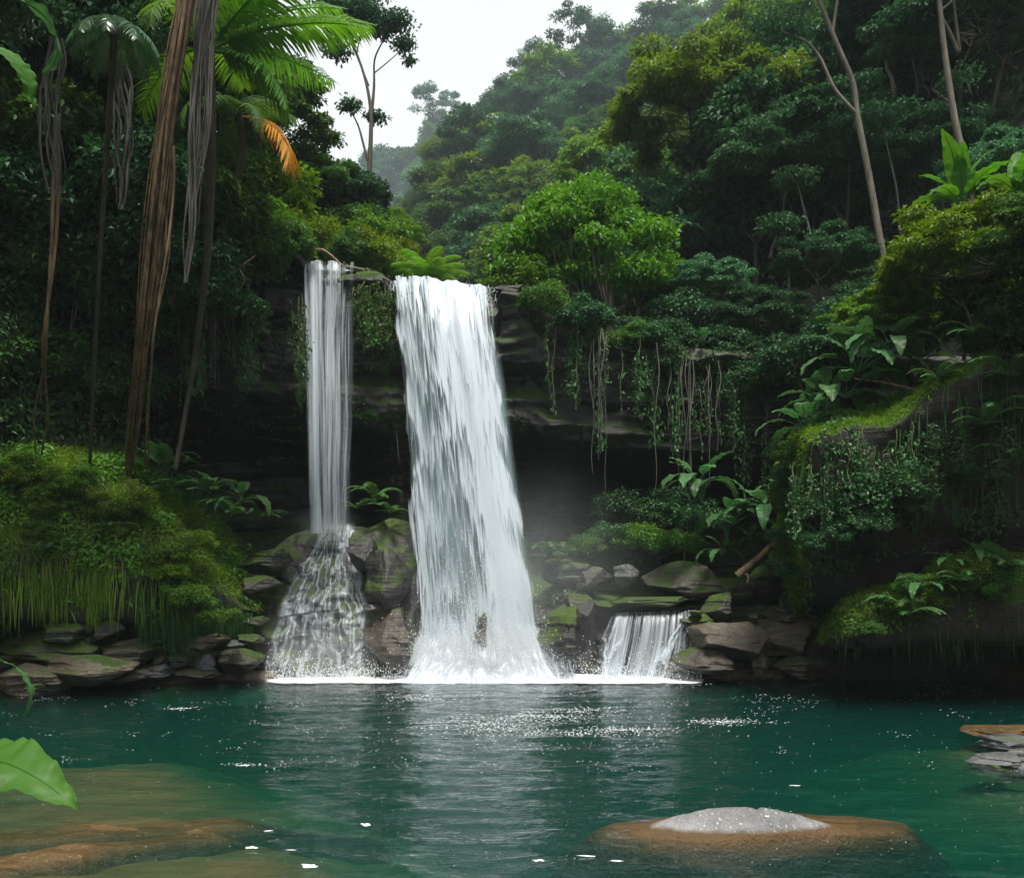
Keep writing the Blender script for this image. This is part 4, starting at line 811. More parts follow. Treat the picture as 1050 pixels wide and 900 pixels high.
L_ = [ # left shore
 (0, 35, 694, 16.6, 110, 34, 'slab', 'brown flat slab at the far left waterline'), (1, 92, 684, 16.8, 100, 34, 'slab', 'tilted brown slab beside the far left slab', ),
 (2, 60, 664, 17.6, 140, 34, 'mound', 'long dark slab behind the left waterline'), (3, 135, 692, 17.4, 60, 16, 'slab', 'thin wedge of brown rock at the left waterline'),
 (4, 135, 668, 17.6, 78, 24, 'shelf', 'dark overhanging slab with a shadowed gap under it'), (5, 163, 688, 17.7, 56, 20, 'greyrock', 'greyish wet slab at the water edge left of the mound'),
 (6, 205, 690, 17.9, 60, 16, 'slab', 'low brown slab at the water edge nearest the mound'), (7, 205, 657, 18.0, 74, 20, 'slab', 'flat pale brown slab lying under the hanging grass'),
 (0, 200, 664, 17.95, 56, 10, 'greyrock', 'thin grey layer under the flat pale brown slab'), (1, 246, 676, 18.1, 52, 28, 'shelf', 'dark rounded rock beside the left trickles'),
 (2, 210, 680, 17.9, 34, 22, 'greyrock', 'upright pale grey rock in the middle of the left shore'), (3, 108, 646, 17.2, 34, 22, 'mound', 'small mossy boulder under the left bank'),
 (4, 70, 648, 17.0, 60, 26, 'mound', 'dark boulder deep under the left bank'), (5, 36, 704, 15.9, 22, 9, 'bankrock', 'small black stone in the water by the far left slab'),
 (6, 258, 655, 18.3, 34, 14, 'shelf', 'layered dark ledge left of the trickles'), (7, 262, 636, 18.5, 36, 12, 'shelf', 'upper layered ledge left of the trickles'), (0, 182, 676, 17.6, 40, 14, 'mound', 'mossy stone between the grey rocks of the left shore'),
 (3, 262, 600, 18.7, 46, 20, 'mound', 'mossy rock ledge beside the top of the trickles'), (5, 275, 575, 19.2, 60, 30, 'mound', 'mossy sloping boulder left of the mound top'),
 # right ledge
 (1, 640, 589, 19.9, 28, 24, 'greyrock', 'blocky blue grey boulder on the ledge above the small cascade'), (2, 700, 598, 20.1, 92, 40, 'shelf', 'broad brown wet hump behind the small cascade'),
 (3, 605, 594, 20.0, 40, 26, 'mound', 'mossy boulder with a dark gap beside the blocky boulder'), (4, 585, 585, 20.3, 60, 34, 'mound', 'damp dark boulder right of the main fall'),
 (5, 737, 622, 19.1, 44, 36, 'mound', 'dark angular rock at the right end of the small cascade'), (6, 752, 658, 18.6, 110, 54, 'slab', 'big wet brown slab right of the small cascade'),
 (7, 800, 650, 18.9, 96, 44, 'slab', 'brown sloping slab near the right bank'), (0, 820, 682, 18.6, 80, 26, 'shelf', 'flat brown rock at the right waterline'),
 (1, 778, 680, 18.3, 20, 24, 'shelf', 'small upright pinkish brown stone at the waterline'), (2, 720, 678, 18.4, 70, 28, 'shelf', 'dark wet rock at the foot of the small cascade'),
 (3, 810, 627, 19.4, 70, 16, 'shelf', 'thin dark ledge under the fallen branch'), (4, 752, 603, 19.8, 60, 30, 'mound', 'mossy block behind the dark angular rock'),
 (5, 575, 650, 18.9, 60, 70, 'mound', 'tall dark rock between the main fall and the small cascade'), (6, 597, 625, 19.2, 40, 40, 'mound', 'mossy shoulder rock left of the small cascade'),
 (7, 668, 616, 19.5, 100, 12, 'shelf', 'flat brown lip stone of the small cascade'), (0, 785, 596, 20, 60, 40, 'bankrock', 'dark boulder in the shade under the fallen branch'),
 # in front of the main fall and mound
 (1, 398, 600, 19.1, 46, 84, 'mound', 'mossy buttress of rock between the two falls'), (2, 400, 655, 18.75, 60, 66, 'shelf', 'dark wet rock at the foot of the buttress'), (3, 388, 622, 18.7, 36, 8, 'greyrock', 'thin dark ledge stone on the buttress'),
 (6, 375, 568, 19.3, 34, 50, 'mound', 'wet grey rock standing beside the narrow fall'),
 (5, 490, 648, 19.0, 30, 56, 'mound', 'wet rock half hidden inside the foot of the main fall'),
 (7, 522, 300, 21.0, 50, 14, 'rock', 'dark rock on the lip right of the main fall'), (0, 380, 284, 20.8, 42, 16, 'shelf', 'dark rock on the lip between the two falls'),
 # right foreground group
 (3, 1022, 748, 11.9, 90, 9, 'wetbrown', 'flat wet brown rock just breaking the surface at the right edge'), (4, 1035, 760, 11.2, 60, 18, 'greyrock', 'pale grey slanted stone at the right edge'),
 (5, 1022, 778, 10.4, 60, 16, 'greyrock', 'light grey rounded stone at the right edge'), (6, 1028, 788, 10.2, 30, 12, 'bankrock', 'small dark round stone in front of the light grey one'), (7, 1050, 790, 10.15, 34, 22, 'greyrock', 'rough grey stone cut by the right edge'), (1, 1052, 775, 10.7, 50, 20, 'greyrock', 'grey stone behind the rough one at the right edge')]
M['wetbrown'] = rockmat('wet_brown', (.05, .032, .011), (.17, .10, .032), mossamt=0, rough=.3, strata=.05, bump=.9)
for a in L_: rock(*a[:8])

random.seed(21)
for k in range(34):
    t = random.random(); px = 5 + 265 * t; rock(k, px, 690 - 34 * random.random() - 4 * t, 16.9 + 1.4 * t + .3 * random.random(), random.uniform(12, 34), random.uniform(6, 14), random.choice(['shelf', 'mound', 'greyrock', 'slab']), 'small wet stone lying among the slabs of the left shore', rz=random.uniform(-1, 1), group='small stones on the left shore', dy=1)
for k in range(30):
    px = 690 + 155 * random.random(); rock(k, px, 688 - 62 * random.random(), 18.6 + .5 * random.random(), random.uniform(10, 36), random.uniform(6, 16), random.choice(['shelf', 'mound', 'shelf', 'slab']), 'small wet stone on the brown ledge right of the small cascade', rz=random.uniform(-1, 1), group='small stones on the right ledge', dy=1)
# foreground rock, mostly under water
def fore_rock():
    u, v = np.meshgrid(np.linspace(-1.5, 1.5, 300), np.linspace(-1.7, 1.7, 220), indexing='ij')
    x = u * 1.40; y = v * .46 + .08 * np.sin(u * 2.2); r = np.sqrt(u ** 2 + v ** 2) * (1 + .16 * fbm(v3(u * 1.5, v * 1.5, 6), 3)); a = np.abs(x + .18)
    z = .21 * np.exp(-(a / .74) ** 2.6 - ((y + .28) / .23) ** 2) + .05 * (1 - np.minimum(r, 1) ** 2.4) - .034 - .14 * np.maximum(0, r - .95) - 2.2 * np.maximum(0, r - 1.02) ** 1.3
    z = z + .030 * fbm(v3(x * 1.6, y * 1.9, 1), 5) * (r < 3) - .03 * np.exp(-((x + .10 + .25 * y) / .025) ** 2) * (y < .05) + .022 * fbm(v3(x * 5, y * 5, 1), 5) * sstep(.03, .09, z)
    return v3(x, y, z).reshape(-1, 3), grid(300, 220)
M['forerock'] = rockmat('fore_rock', (.15, .15, .155), (.38, .37, .36), mossamt=0, rough=.5, stain=(.055, .085, .05, (.10, .055, .015)), bump=.9, strata=.05)
o = MB().add(*fore_rock()).build('rock', M['forerock'], label='large half submerged rock with a pale grey top and brown wet sides', cat='rock')
o.location = (X(772, 7.8), 7.78, 0)
# submerged brown ledges at the left
def ledge(px0, py0, px1, py1, wd, h, seed, label):
    Ya, Yb = EYE * F / (py0 - HY), EYE * F / (py1 - HY); a = np.array([X(px0, Ya), Ya]); b = np.array([X(px1, Yb), Yb]); L = np.linalg.norm(b - a); dr = (b - a) / L; sd = np.array([-dr[1], dr[0]])
    u, v = np.meshgrid(np.linspace(-.12, 1.25, 260), np.linspace(-3, 3, 90), indexing='ij'); uc = np.clip(u, 0, 1)
    wv_ = wd * (.6 + .4 * np.sin(np.pi * uc ** .8)) * (1 + .6 * fbm(v3(u * 5, 0, seed), 4))
    cx_ = a[0] + dr[0] * L * u + sd[0] * wv_ * v; cy_ = a[1] + dr[1] * L * u + sd[1] * wv_ * v + .12 * np.sin(u * 5 + seed)
    e_ = np.sin(np.pi * uc) ** .35 * (u > 0) * (u < 1); q_ = np.abs(v) + .25 * fbm(v3(cx_ * 1.3, cy_ * 1.3, seed), 3)
    z = h * (1 - np.minimum(q_, 1) ** 4) * e_ - .10 + .075 * fbm(v3(cx_ * 1.2, cy_ * 4, seed), 6) - .16 * np.maximum(0, q_ - .9) - .35 * np.maximum(0, q_ - 1.5) ** 1.5 - .9 * np.maximum(0, u - .86) - .5 * np.maximum(0, -u)
    MB().add(v3(cx_, cy_, z).reshape(-1, 3), grid(260, 90)).build('submerged_ledge', M['wetbrown'], label=label, cat='rock ledge')
ledge(-200, 905, 258, 846, .24, .100, 3, 'long brown ledge just under the water nearest the camera at the left')
ledge(-160, 868, 300, 828, .26, .07, 7, 'brown underwater ledge behind the nearest left one')

# ------------------------------------------------------------------ foliage plants
for i, (px, py, Y, s, n, lb_) in enumerate([
    (716, 492, 19.4, 1.4, 13, 'rosette plant with long drooping leaves right of the cave'), (700, 520, 19.6, .8, 9, 'smaller rosette plant tucked below the long leaved one'), (752, 530, 19.2, 1.3, 11, 'broad leaved plant above the fallen branch'),
    (785, 520, 18.7, 1.3, 11, 'broad leaved plant against the right overhang'), (742, 560, 19.0, .8, 9, 'low broad leaved plant on the ledge under the others'), (770, 548, 18.8, .7, 8, 'small broad leaved plant beside the fallen branch'), (796, 495, 18.9, .8, 8, 'broad leaved plant highest against the right overhang'),
    (172, 488, 18.9, 1.5, 11, 'dark rosette plant left of the cave'), (205, 508, 19, 1.3, 10, 'dark broad leaved plant on the left bank crest'), (248, 508, 18.6, 1.0, 9, 'broad leaved plant nearest the cave on the left'), (648, 512, 21.5, .5, 6, 'small three leaved plant alone in front of the cave'),
    (845, 410, 16.7, 1.5, 10, 'glossy plant with paddle leaves at the corner of the right overhang'), (826, 436, 16.2, 1.2, 9, 'low glossy plant spilling over the overhang corner'), (880, 375, 16.2, 1.6, 11, 'tall glossy plant behind the mossy overhang'), (912, 352, 15.8, 1.4, 11, 'glossy plant under the lime shrub'), (940, 372, 16.2, .9, 9, 'glossy plant on the crest of the overhang'), (868, 400, 16.1, 1.1, 9, 'pale leaved glossy plant on the mossy crest'),
    (648, 378, 20.6, .6, 6, 'small leafy plant perched under the domed tree'), (720, 345, 20.6, .7, 7, 'leafy plant hanging below the layered tree'),
    (945, 595, 15.0, .7, 7, 'leafy sprig growing on the lower right bank'), (975, 570, 15.0, .55, 6, 'tall leafy sprig on the lower right bank top'), (1000, 560, 15.1, .5, 6, 'small leafy sprig near the right edge on the lower bank')]):
    rosette('leafy_plant', lb_, px, py + 8, Y, TAR, n, s, M['bigleaf'], 'plant', 300 + i, part='leaf')
for i, (px, py, Y, s, n, lb_) in enumerate([
    (175, 470, 19.0, .9, 9, 'dark fern rising behind the left bank'), (236, 522, 18.6, 1.0, 10, 'bright fern on the slope left of the cave'), (265, 528, 18.9, .8, 9, 'fern leaning toward the narrow fall'), (215, 500, 18.5, .9, 9, 'fern between the dark leafy plants'), (70, 500, 17.6, .7, 9, 'fern on the upper left bank'), (25, 505, 17.2, .7, 9, 'fern at the far left of the bank'), (115, 540, 17.1, .6, 9, 'fern in the middle of the left bank'), (180, 560, 17.5, .5, 8, 'small fern low on the left bank'), (45, 560, 16.4, .6, 9, 'fern drooping over the left bank'), (250, 560, 18.9, .5, 8, 'small fern on the mossy boulder'),
    (385, 508, 20.6, .9, 10, 'bright fern on the buttress between the falls'), (400, 520, 20.3, .7, 8, 'second fern on the buttress between the falls'), (560, 565, 19.6, .8, 9, 'misty fern right of the main fall'), (575, 560, 19.9, .7, 8, 'second misty fern right of the main fall'), (365, 515, 20.9, .6, 8, 'small fern touching the narrow fall'),
    (930, 625, 14.9, .8, 10, 'fern hanging on the lower right bank'), (890, 640, 15.3, .6, 9, 'fern at the tip of the lower right bank'), (985, 590, 14.8, .6, 9, 'fern on the crest of the lower right bank'), (1030, 575, 14.7, .6, 9, 'fern near the right edge of the lower bank'), (1000, 340, 14.6, .9, 10, 'fern below the lime shrub at the right edge'), (960, 385, 14.9, .7, 9, 'fern on the mossy overhang crest'), (1040, 380, 14.0, 1.0, 10, 'dark fern hanging at the right edge'), (1010, 430, 14.3, .9, 9, 'dark fern on the overhang face'), (690, 555, 20.4, .6, 8, 'fern in the clover patch'), (620, 545, 21.0, .7, 9, 'dim fern at the cave mouth'), (845, 570, 17.3, .4, 7, 'tiny fern on the overhang side'), (1045, 470, 14.2, .9, 9, 'dark fern low on the overhang face at the right edge')]):
    rosette('fern', lb_, px, py + 6, Y, FRN, n, s, M['fern'], 'fern', 400 + i, part='frond')
for i, (px, py, Y, s, n) in enumerate([(985, 214, 16.6, 1.0, 11), (1045, 205, 16.0, .9, 9)]):
    rosette('banana_plant', ['banana plant with upright bright green leaves above the lime shrub', 'banana plant cut by the right edge'][i], px, py, Y, BAN, n, s, M['banana'], 'banana plant', 500 + i, part='leaf')
t_at('near', 0, 1000, 375, 15.6, 165, 'lime', 'big lime green shrub spreading over the right overhang', name='shrub', cat='shrub', bark='darkbark', rz=.5)
t_at('near', 1, 905, 385, 16.8, 90, 'shrub', 'smaller lime shrub at the left end of the big one', name='shrub', cat='shrub', bark='darkbark', rz=1.5)
t_at('near', 1, 1060, 420, 14.6, 120, 'dark', 'dark shrub in the shade under the big lime shrub', name='shrub', cat='shrub', bark='darkbark', rz=2.5)
t_at('near', 1, 1110, 340, 13.6, 170, 'mid', 'green shrub cut off by the right edge', name='shrub', cat='shrub', bark='darkbark', rz=2.9)

# palms
def palm(label, px, py, Y, fr, sc, mt=None, trunk=None, name='palm_tree', seed=0):
    e = empty(name, P(px, py, Y), 0, 1, label=label, cat='palm'); 
    for (i, az, tilt, s, *m_) in fr:
        o = put('frond', PLM[i], None, e); o.scale = (s * sc,) * 3; o.rotation_euler = (0, tilt, az)
        mm = m_[0] if m_ else mt
        if mm: o.material_slots[0].link = 'OBJECT'; o.material_slots[0].material = M[mm]
        if mm == 'orange': o['label'] = 'withered orange frond hanging down'
    if trunk:
        q = poly([P(*t[:3]) for t in trunk], 24) - np.array(e.location); MB().add(*tube(q, np.interp(np.linspace(0, 1, 24), np.linspace(0, 1, len(trunk)), [t[3] for t in trunk]), 10)).build('trunk', M['darkbark'], e)
    return e
palm('bright green palm crown spreading across the top left of the picture', 214, 52, 15.5,
     [(5, .12, -.1, 1.15), (5, -.2, .12, 1.15), (5, -.5, -.25, 1.1), (5, .45, -.4, 1.1), (6, .0, -.45, 1.1), (6, -.35, -.65, 1.05), (5, .7, .0, 1.0), (6, .3, -.75, 1.0), (1, -.1, .5, .9), (0, 1.6, 0, 1), (1, 2.6, .1, 1), (2, 3.6, 0, 1), (4, 4.4, 0, .9), (2, -1.0, -.3, 1), (3, .3, .25, .9)], 1.0, 'palm',
     [(214, 52, 15.5, .10), (216, 120, 15.6, .10), (214, 260, 16.8, .06), (198, 380, 18.3, .05), (180, 480, 18.4, .05)])
palm('darker palm with one orange frond left of the narrow fall', 246, 118, 18.5,
     [(7, -.15, .25, 1.2, 'orange'), (7, .25, .0, .85, 'orange'), (1, .6, -.3, .6), (0, 3.3, 0, .8), (3, 2.5, .5, .8), (4, 3.9, .2, .8), (1, 4.6, .2, .7), (2, 1.5, 0, .8), (4, -.9, .35, .6), (3, -.4, -.3, .6)], 1.0, 'mid',
     [(246, 118, 18.5, .06), (250, 150, 18.5, .06), (243, 190, 18.6, .07), (230, 225, 18.8, .08), (222, 290, 19.2, .09)])
palm('glossy dark palm with pale shining fronds at the upper left', 118, 22, 12.5, [(3, a, .3, .42) for a in np.arange(0, 6.2, .62)], 1, 'palmdark', [(118, 22, 12.5, .05), (112, 120, 13.5, .035), (100, 300, 15.4, .035), (92, 480, 18.2, .035)])
palm('small bright palm growing on the lip between the falls', 440, 288, 24.5, [(0, a, 0, .52) for a in np.arange(.2, 6.3, .7)] + [(2, a, -.2, .5) for a in np.arange(0, 6.2, 1.3)], 1, 'palm')
palm('low bright fan palm on the left slope by the bushes', 270, 232, 22.5, [(1, a, -.1, .5) for a in np.arange(0, 6.2, .7)], 1, 'palm')
palm('pale fan palm just above the lip of the narrow fall', 292, 250, 22, [(0, a, 0, .42) for a in np.arange(0.3, 6.2, .75)], 1, 'palm')
palm('dim palm low on the left slope', 236, 262, 20, [(1, a, 0, .45) for a in np.arange(0.1, 6.2, .8)], 1, 'mid')

# ------------------------------------------------------------------ hanging roots
def root_bundle(label, pts, n, spread, rad, mt, seed, group=None):
    rg = np.random.default_rng(seed); c = np.array([P(*p[:3]) for p in pts]); sp = np.array([p[3] for p in pts]); e = empty('hanging_roots', c[0], label=label, cat='hanging roots', group=group)
    o0 = c[0].copy(); q = poly(c, 40); sq = np.interp(np.linspace(0, 1, 40), np.linspace(0, 1, len(sp)), sp) * spread
    for k in range(n):
        a, r = rg.uniform(0, 6.28), rg.random() ** .5; end = int(rg.uniform(.62, 1.0) * 40) if k > n * .35 else 40; t = np.linspace(0, 1, 40)
        off = np.stack([np.cos(a + t * 1.2) * r * sq, np.sin(a + t * 1.2) * r * sq * .6, 0 * t], -1) + np.stack([perlin(v3(t * 3, k, seed)), perlin(v3(t * 3, k, seed + 9)), 0 * t], -1) * .13
        rr = rad * rg.uniform(.3, 1.5); pp = (q + off)[:end] - o0
        MB().add(*tube(pp, rr * np.linspace(1, .35 if end < 40 else .7, end), 6)).build('root', M[mt], e)
root_bundle('thick brown bundle of aerial roots hanging from the canopy to the left bank', [(200, -60, 13.2, 1.2), (186, 20, 13.5, 1), (172, 110, 13.8, 1.5), (160, 220, 14.2, 1.45), (147, 330, 14.8, 1.0), (138, 420, 16.4, .6), (132, 488, 18.3, .5)], 34, .125, .022, 'root', 1)
root_bundle('grey bundle of aerial roots tapering to a point right of the thick brown one', [(226, -60, 13.6, 1.5), (212, 20, 13.7, 1.3), (209, 70, 13.8, 1.3), (204, 140, 13.9, 1.1), (197, 220, 14.1, .7), (191, 290, 14.3, .3)], 24, .12, .019, 'greyroot', 2)
root_bundle('dim grey root curtain hanging at the far left', [(58, 40, 13.5, 1), (52, 90, 13.6, 1.3), (54, 140, 13.7, 1.6), (58, 200, 13.8, 1.0)], 12, .16, .018, 'greyroot', 3)
root_bundle('dim grey root strand between the far left curtain and the thick bundle', [(118, 50, 13.8, .8), (125, 90, 13.9, 1.1), (126, 150, 14, 1.0), (123, 215, 14.1, .5)], 10, .14, .02, 'greyroot', 4)
root_bundle('thin brown roots rising from the far left bank', [(60, 120, 14.3, .3), (52, 290, 14.5, .5), (48, 350, 14.7, .6), (42, 400, 16, .7), (38, 468, 17.6, .8)], 4, .12, .03, 'root', 5)
root_bundle('long thin root dangling beside the thick bundle', [(180, 150, 14.2, .5), (176, 260, 14.3, .5), (156, 350, 14.6, .4), (153, 420, 16, .3), (150, 480, 18.3, .3)], 3, .10, .022, 'root', 6)
stemtree('banyan_tree', 'dark banyan whose roots hang down at the top left', [[(-180, 520, 12.6, .5), (-150, 300, 12.6, .42), (-100, 60, 12.8, .36), (20, -90, 13, .25), (200, -90, 13.4, .22), (330, -110, 13.8, .1)], [(-100, 60, 12.8, .2), (-160, -120, 12.6, .12)], [(200, -100, 13.4, .1), (240, -120, 13.4, .06)]],
         [(40, -90, 12.6, 1.4), (120, -150, 14.6, 1.0), (-60, -60, 12.5, 1.8), (-40, 0, 13.2, 1.1), (150, 30, 14.8, .6)], 'dark', 'darkbark', 2200, (.12, .06))
# vines hanging from the lips
VN = []
for i in range(6):
    rg = np.random.default_rng(600 + i); t = np.linspace(0, 1, 24); p = np.stack([.12 * perlin(v3(t * 2.5, i, 0)), .1 * perlin(v3(t * 2.5, i, 5)), -t], -1)
    st = MB().add(*tube(p, .006 + .005 * (1 - t), 4)).mesh('stem'); st.materials.append(M['vine'])
    n = [130, 70, 8, 190, 30, 100][i]; q = rg.random(n) ** [.8, 1.5, .7, .6, 2, .5][i]; b = np.stack([np.interp(q, t, p[:, k]) for k in range(3)], -1) + rg.normal(size=(n, 3)) * [.05, .04, .03, .09, .03, .05][i] * [1, 1, .3]
    lv = MB().add(*leafquads(b, unit(rdir(rg, n) + [0, 0, -.6]), unit(rdir(rg, n) + [0, -.6, .8]), .07 * rg.uniform(.6, 1.3, n), .045)).mesh('leaves', False); lv.materials.append(M['ivy']); VN.append((st, lv))
def vine(i, px, py, Y, L, label, group, mt='ivy', bare=False):
    e = empty('hanging_vine', P(px, py, Y), random.uniform(0, 6), (1 + .3 * random.random(), 1, L), label=label, cat='vine', group=group)
    put('stem', VN[i][0], M['greyroot' if bare else 'vine'], e)
    if not bare: put('leaves', VN[i][1], M[mt], e)
random.seed(11)
for k in range(26):
    px = random.uniform(180, 312); vine(k % 6, px, random.uniform(285, 325) , random.uniform(19.6, 20.4), random.uniform(.7, 2.6), 'leafy vine hanging over the cave left of the narrow fall', 'vines left of the narrow fall', 'mid' if k % 3 else 'ivy')
for k in range(16): vine(k % 6, random.uniform(362, 398), random.uniform(285, 300), 20.35, random.uniform(.4, 1.5), 'short vine hanging between the two falls', 'vines between the falls', 'mid')
for k in range(46):
    px = random.uniform(535, 790); vine(k % 6, px, 312 + (px - 535) * .33 + random.uniform(-12, 20), random.uniform(20.0, 20.7), random.uniform(.6, 2.4), 'leafy vine hanging from the cliff right of the main fall', 'vines right of the main fall', 'ivy')
for k in range(22):
    px = random.choice([622, 668, 680, 700, 705, 730, 742, 612, 606]) + random.uniform(-6, 6); vine(2, px, 330 + (px - 600) * .25 + random.uniform(0, 20), random.uniform(19.9, 20.4), random.uniform(1.4, 3.4), 'bare root hanging below the domed tree', 'bare roots below the domed tree', bare=True)
for k in range(8): vine(2, random.uniform(192, 240), 300 + random.uniform(0, 20), 19.6, random.uniform(1.2, 2.0), 'bare root dangling in front of the cave at the left', 'bare roots at the left of the cave', bare=True)
for k in range(26):
    px = random.uniform(812, 1045); vine([0, 3, 5][k % 3], px, np.interp(px, [812, 850, 940, 1050], [470, 448, 420, 370]) + random.uniform(0, 40), 15.25 - .004 * (px - 830), random.uniform(.4, 1.3), 'leafy vine hanging on the face of the right overhang', 'vines on the right overhang', 'ivy')
# low leafy tufts growing on the banks
random.seed(31)
for k in range(24):
    px = random.uniform(-5, 238); py = np.interp(px, [0, 130, 238], [478, 488, 585]) + random.uniform(0, 75); t_at('bush', k, px, py + 8, float(np.interp(px, [0, 250], [17.0, 18.3])) - (py - 470) * .006, random.uniform(14, 32), random.choice(['shrub', 'lime', 'lime', 'shrub']), 'small leafy tuft growing on the left bank', cat='bush', group='leafy tufts on the left bank')
for k in range(16):
    px = random.uniform(850, 1045); py = np.interp(px, [845, 900, 965, 1050], [648, 612, 584, 570]) + random.uniform(0, 40); t_at('bush', k, px, py + 6, 15.1, random.uniform(16, 34), random.choice(['shrub', 'mid', 'lime']), 'small leafy tuft growing on the lower right bank', cat='bush', group='leafy tufts on the lower right bank')
for k in range(13):
    px = random.uniform(830, 1045); py = np.interp(px, [812, 850, 940, 1050], [505, 480, 455, 390]) + random.uniform(0, 80); t_at('bush', k, px, py + 6, 15.45 - .004 * (px - 830), random.uniform(14, 30), random.choice(['ivy', 'mid', 'ivy', 'dark']), 'leafy tuft draping over the face of the right overhang', cat='bush', group='leafy tufts on the right overhang')
for k in range(8):
    px = random.uniform(540, 800); t_at('bush', k, px, 322 + (px - 540) * .32 + random.uniform(0, 26), 20.55, random.uniform(26, 44), random.choice(['ivy', 'dark', 'mid']), 'leafy bush draping over the cliff edge right of the main fall', cat='bush', group='bushes draping over the right cliff edge')
for k in range(12): t_at('bush', k, 806 + random.uniform(-8, 12) + k, 478 + k * 11, 16.2 + .1 * k, random.uniform(22, 36), random.choice(['ivy', 'mid', 'shrub']), 'leafy tuft hanging down the left edge of the right overhang', cat='bush', group='leafy tufts on the overhang edge')
# branches
def branch(label, pts, r, side, name='fallen_branch', mt='root'):
    c = np.array([P(*p) for p in pts]); e = empty(name, c[0], label=label, cat='branch'); q = poly(c, 24); q[:, 2] += .02 * perlin(v3(np.arange(24) * .4, 3, 3))
    MB().add(*tube(q - c[0], np.linspace(r, r * .4, 24), 8)).build('limb', M[mt], e)
    for s in side: MB().add(*tube(poly([P(*p) for p in s], 12) - c[0], np.linspace(r * .5, r * .12, 12), 6)).build('twig', M[mt], e)
branch('crooked brown fallen branch leaning on the ledge by the right overhang', [(756, 590, 18.6), (775, 574, 18.5), (790, 560, 18.5), (812, 543, 18.5)], .085, [[(760, 586, 18.6), (768, 590, 18.5), (766, 598, 18.4)], [(790, 560, 18.5), (800, 560, 18.4), (806, 552, 18.4)]])
branch('thin reddish twig lying on the crest of the right overhang', [(948, 404, 15.6), (925, 396, 15.7), (900, 391, 15.8), (876, 388, 16)], .035, [[(915, 393, 15.7), (905, 384, 15.7), (898, 380, 15.7)]])
branch('curved bare branch over the lip of the narrow fall', [(318, 256, 21.0), (332, 256, 20.9), (342, 264, 20.8), (352, 273, 20.7)], .04, [])
branch('mossy branch lying along the lip between the falls', [(355, 274, 20.6), (375, 277, 20.5), (390, 284, 20.4), (402, 289, 20.3)], .05, [[(380, 279, 20.5), (372, 292, 20.3), (366, 300, 20.2)]], mt='vine')
branch('tangle of bare branches on the left cliff above the cave', [(200, 262, 18.6), (222, 274, 18.5), (245, 275, 18.5), (262, 262, 18.6)], .035, [[(222, 274, 18.5), (228, 262, 18.4), (240, 256, 18.4)], [(236, 276, 18.5), (244, 292, 18.5), (236, 300, 18.5)], [(245, 275, 18.5), (252, 288, 18.4), (246, 296, 18.4)]])

# leaves reaching in from the left
def near_leaf(label, px, py, Y, me, az, tilt, s, roll=0):
    e = empty('leaf_plant', P(px, py, Y), label=label, cat='plant'); o = put('leaf', me, None, e); o.rotation_euler = (roll, tilt, az); o.scale = (s,) * 3; return e
a_ = near_leaf('broad bent leaf hanging over the water at the lower left edge', -52, 800, 3.2, BAN[1], -.25, .45, .62, .5); o = put('leaf', BAN[0], None, a_); o.rotation_euler = (.2, .75, -.75); o.scale = (.5,) * 3
near_leaf('small arching leaf at the left edge above the waterline slabs', -40, 680, 5.0, TAR[3], .1, .35, .62, -.3)
near_leaf('dark green leaf hanging at the upper left edge', -35, 50, 5.0, BAN[2], 0, .8, .55, .4)
near_leaf('bluish leaf tip at the top left corner', -20, -10, 5.0, TAR[3], .1, .6, .8, -.3)

# ------------------------------------------------------------------ foam with painted sparkles, spray and mist
M['foam'] = mat('foam'); N = NT(M['foam']); N.out(N('ShaderNodeBsdfPrincipled', {'Base Color': (.85, .88, .9, 1), 'Roughness': .6, 'Subsurface Weight': 0.0}).outputs[0])
rg = np.random.default_rng(900)
def foam_glint_pts():
    out = []
    n = 6000; px = rg.uniform(0, 1050, n); py = 697 + 95 * rg.random(n) ** 2.2                      # white flecks painted in for sparkles, mixed with foam, over the far water
    k = fbm(v3(px * .012, py * .07, 2), 3) + .25 * np.exp(-((px - 520) / 220) ** 2); s = k > .22; out.append((px[s], py[s], .55 + .5 * rg.random(s.sum())))
    n = 600; px = rg.uniform(0, 1050, n); py = 697 + 190 * rg.random(n) ** 1.3; out.append((px, py, .4 + .4 * rg.random(n)))
    for cx_, cy_, w_, h_, m_ in [(740, 740, 34, 3.0, 260), (640, 748, 50, 3.5, 300), (560, 735, 60, 5, 420), (500, 745, 60, 8, 420), (600, 728, 40, 3, 150), (185, 727, 12, 1.5, 60), (250, 783, 16, 1.2, 60), (430, 715, 40, 4, 160), (590, 752, 60, 3, 200)]:
        out.append((cx_ + w_ * rg.normal(size=m_) * .6, cy_ + h_ * rg.normal(size=m_) * .6, .6 + .7 * rg.random(m_)))
    return [np.concatenate(a) for a in zip(*out)]
px, py, sz = foam_glint_pts(); py = np.maximum(py, 695.5); Yf = EYE * F / (py - HY); xf = (px - CX) * Yf / F; ok = (Yf < 18.7); px, py, sz, Yf, xf = (a[ok] for a in (px, py, sz, Yf, xf))
r_ = sz * Yf / F * .62; n = len(r_); th = np.arange(6) * np.pi / 3
zf = ripple(xf, Yf) + .004
v = np.stack([xf[:, None] + r_[:, None] * np.cos(th) * rg.uniform(.6, 1.8, (n, 6)), Yf[:, None] + r_[:, None] * np.sin(th) * rg.uniform(.8, 2.2, (n, 6)), zf[:, None] + 0 * th], -1)
f = (np.arange(n)[:, None, None] * 6 + np.array([[0, 1, 2, 3], [0, 3, 4, 5]])[None]).reshape(-1, 4)
mb = MB().add(v.reshape(-1, 3), f)
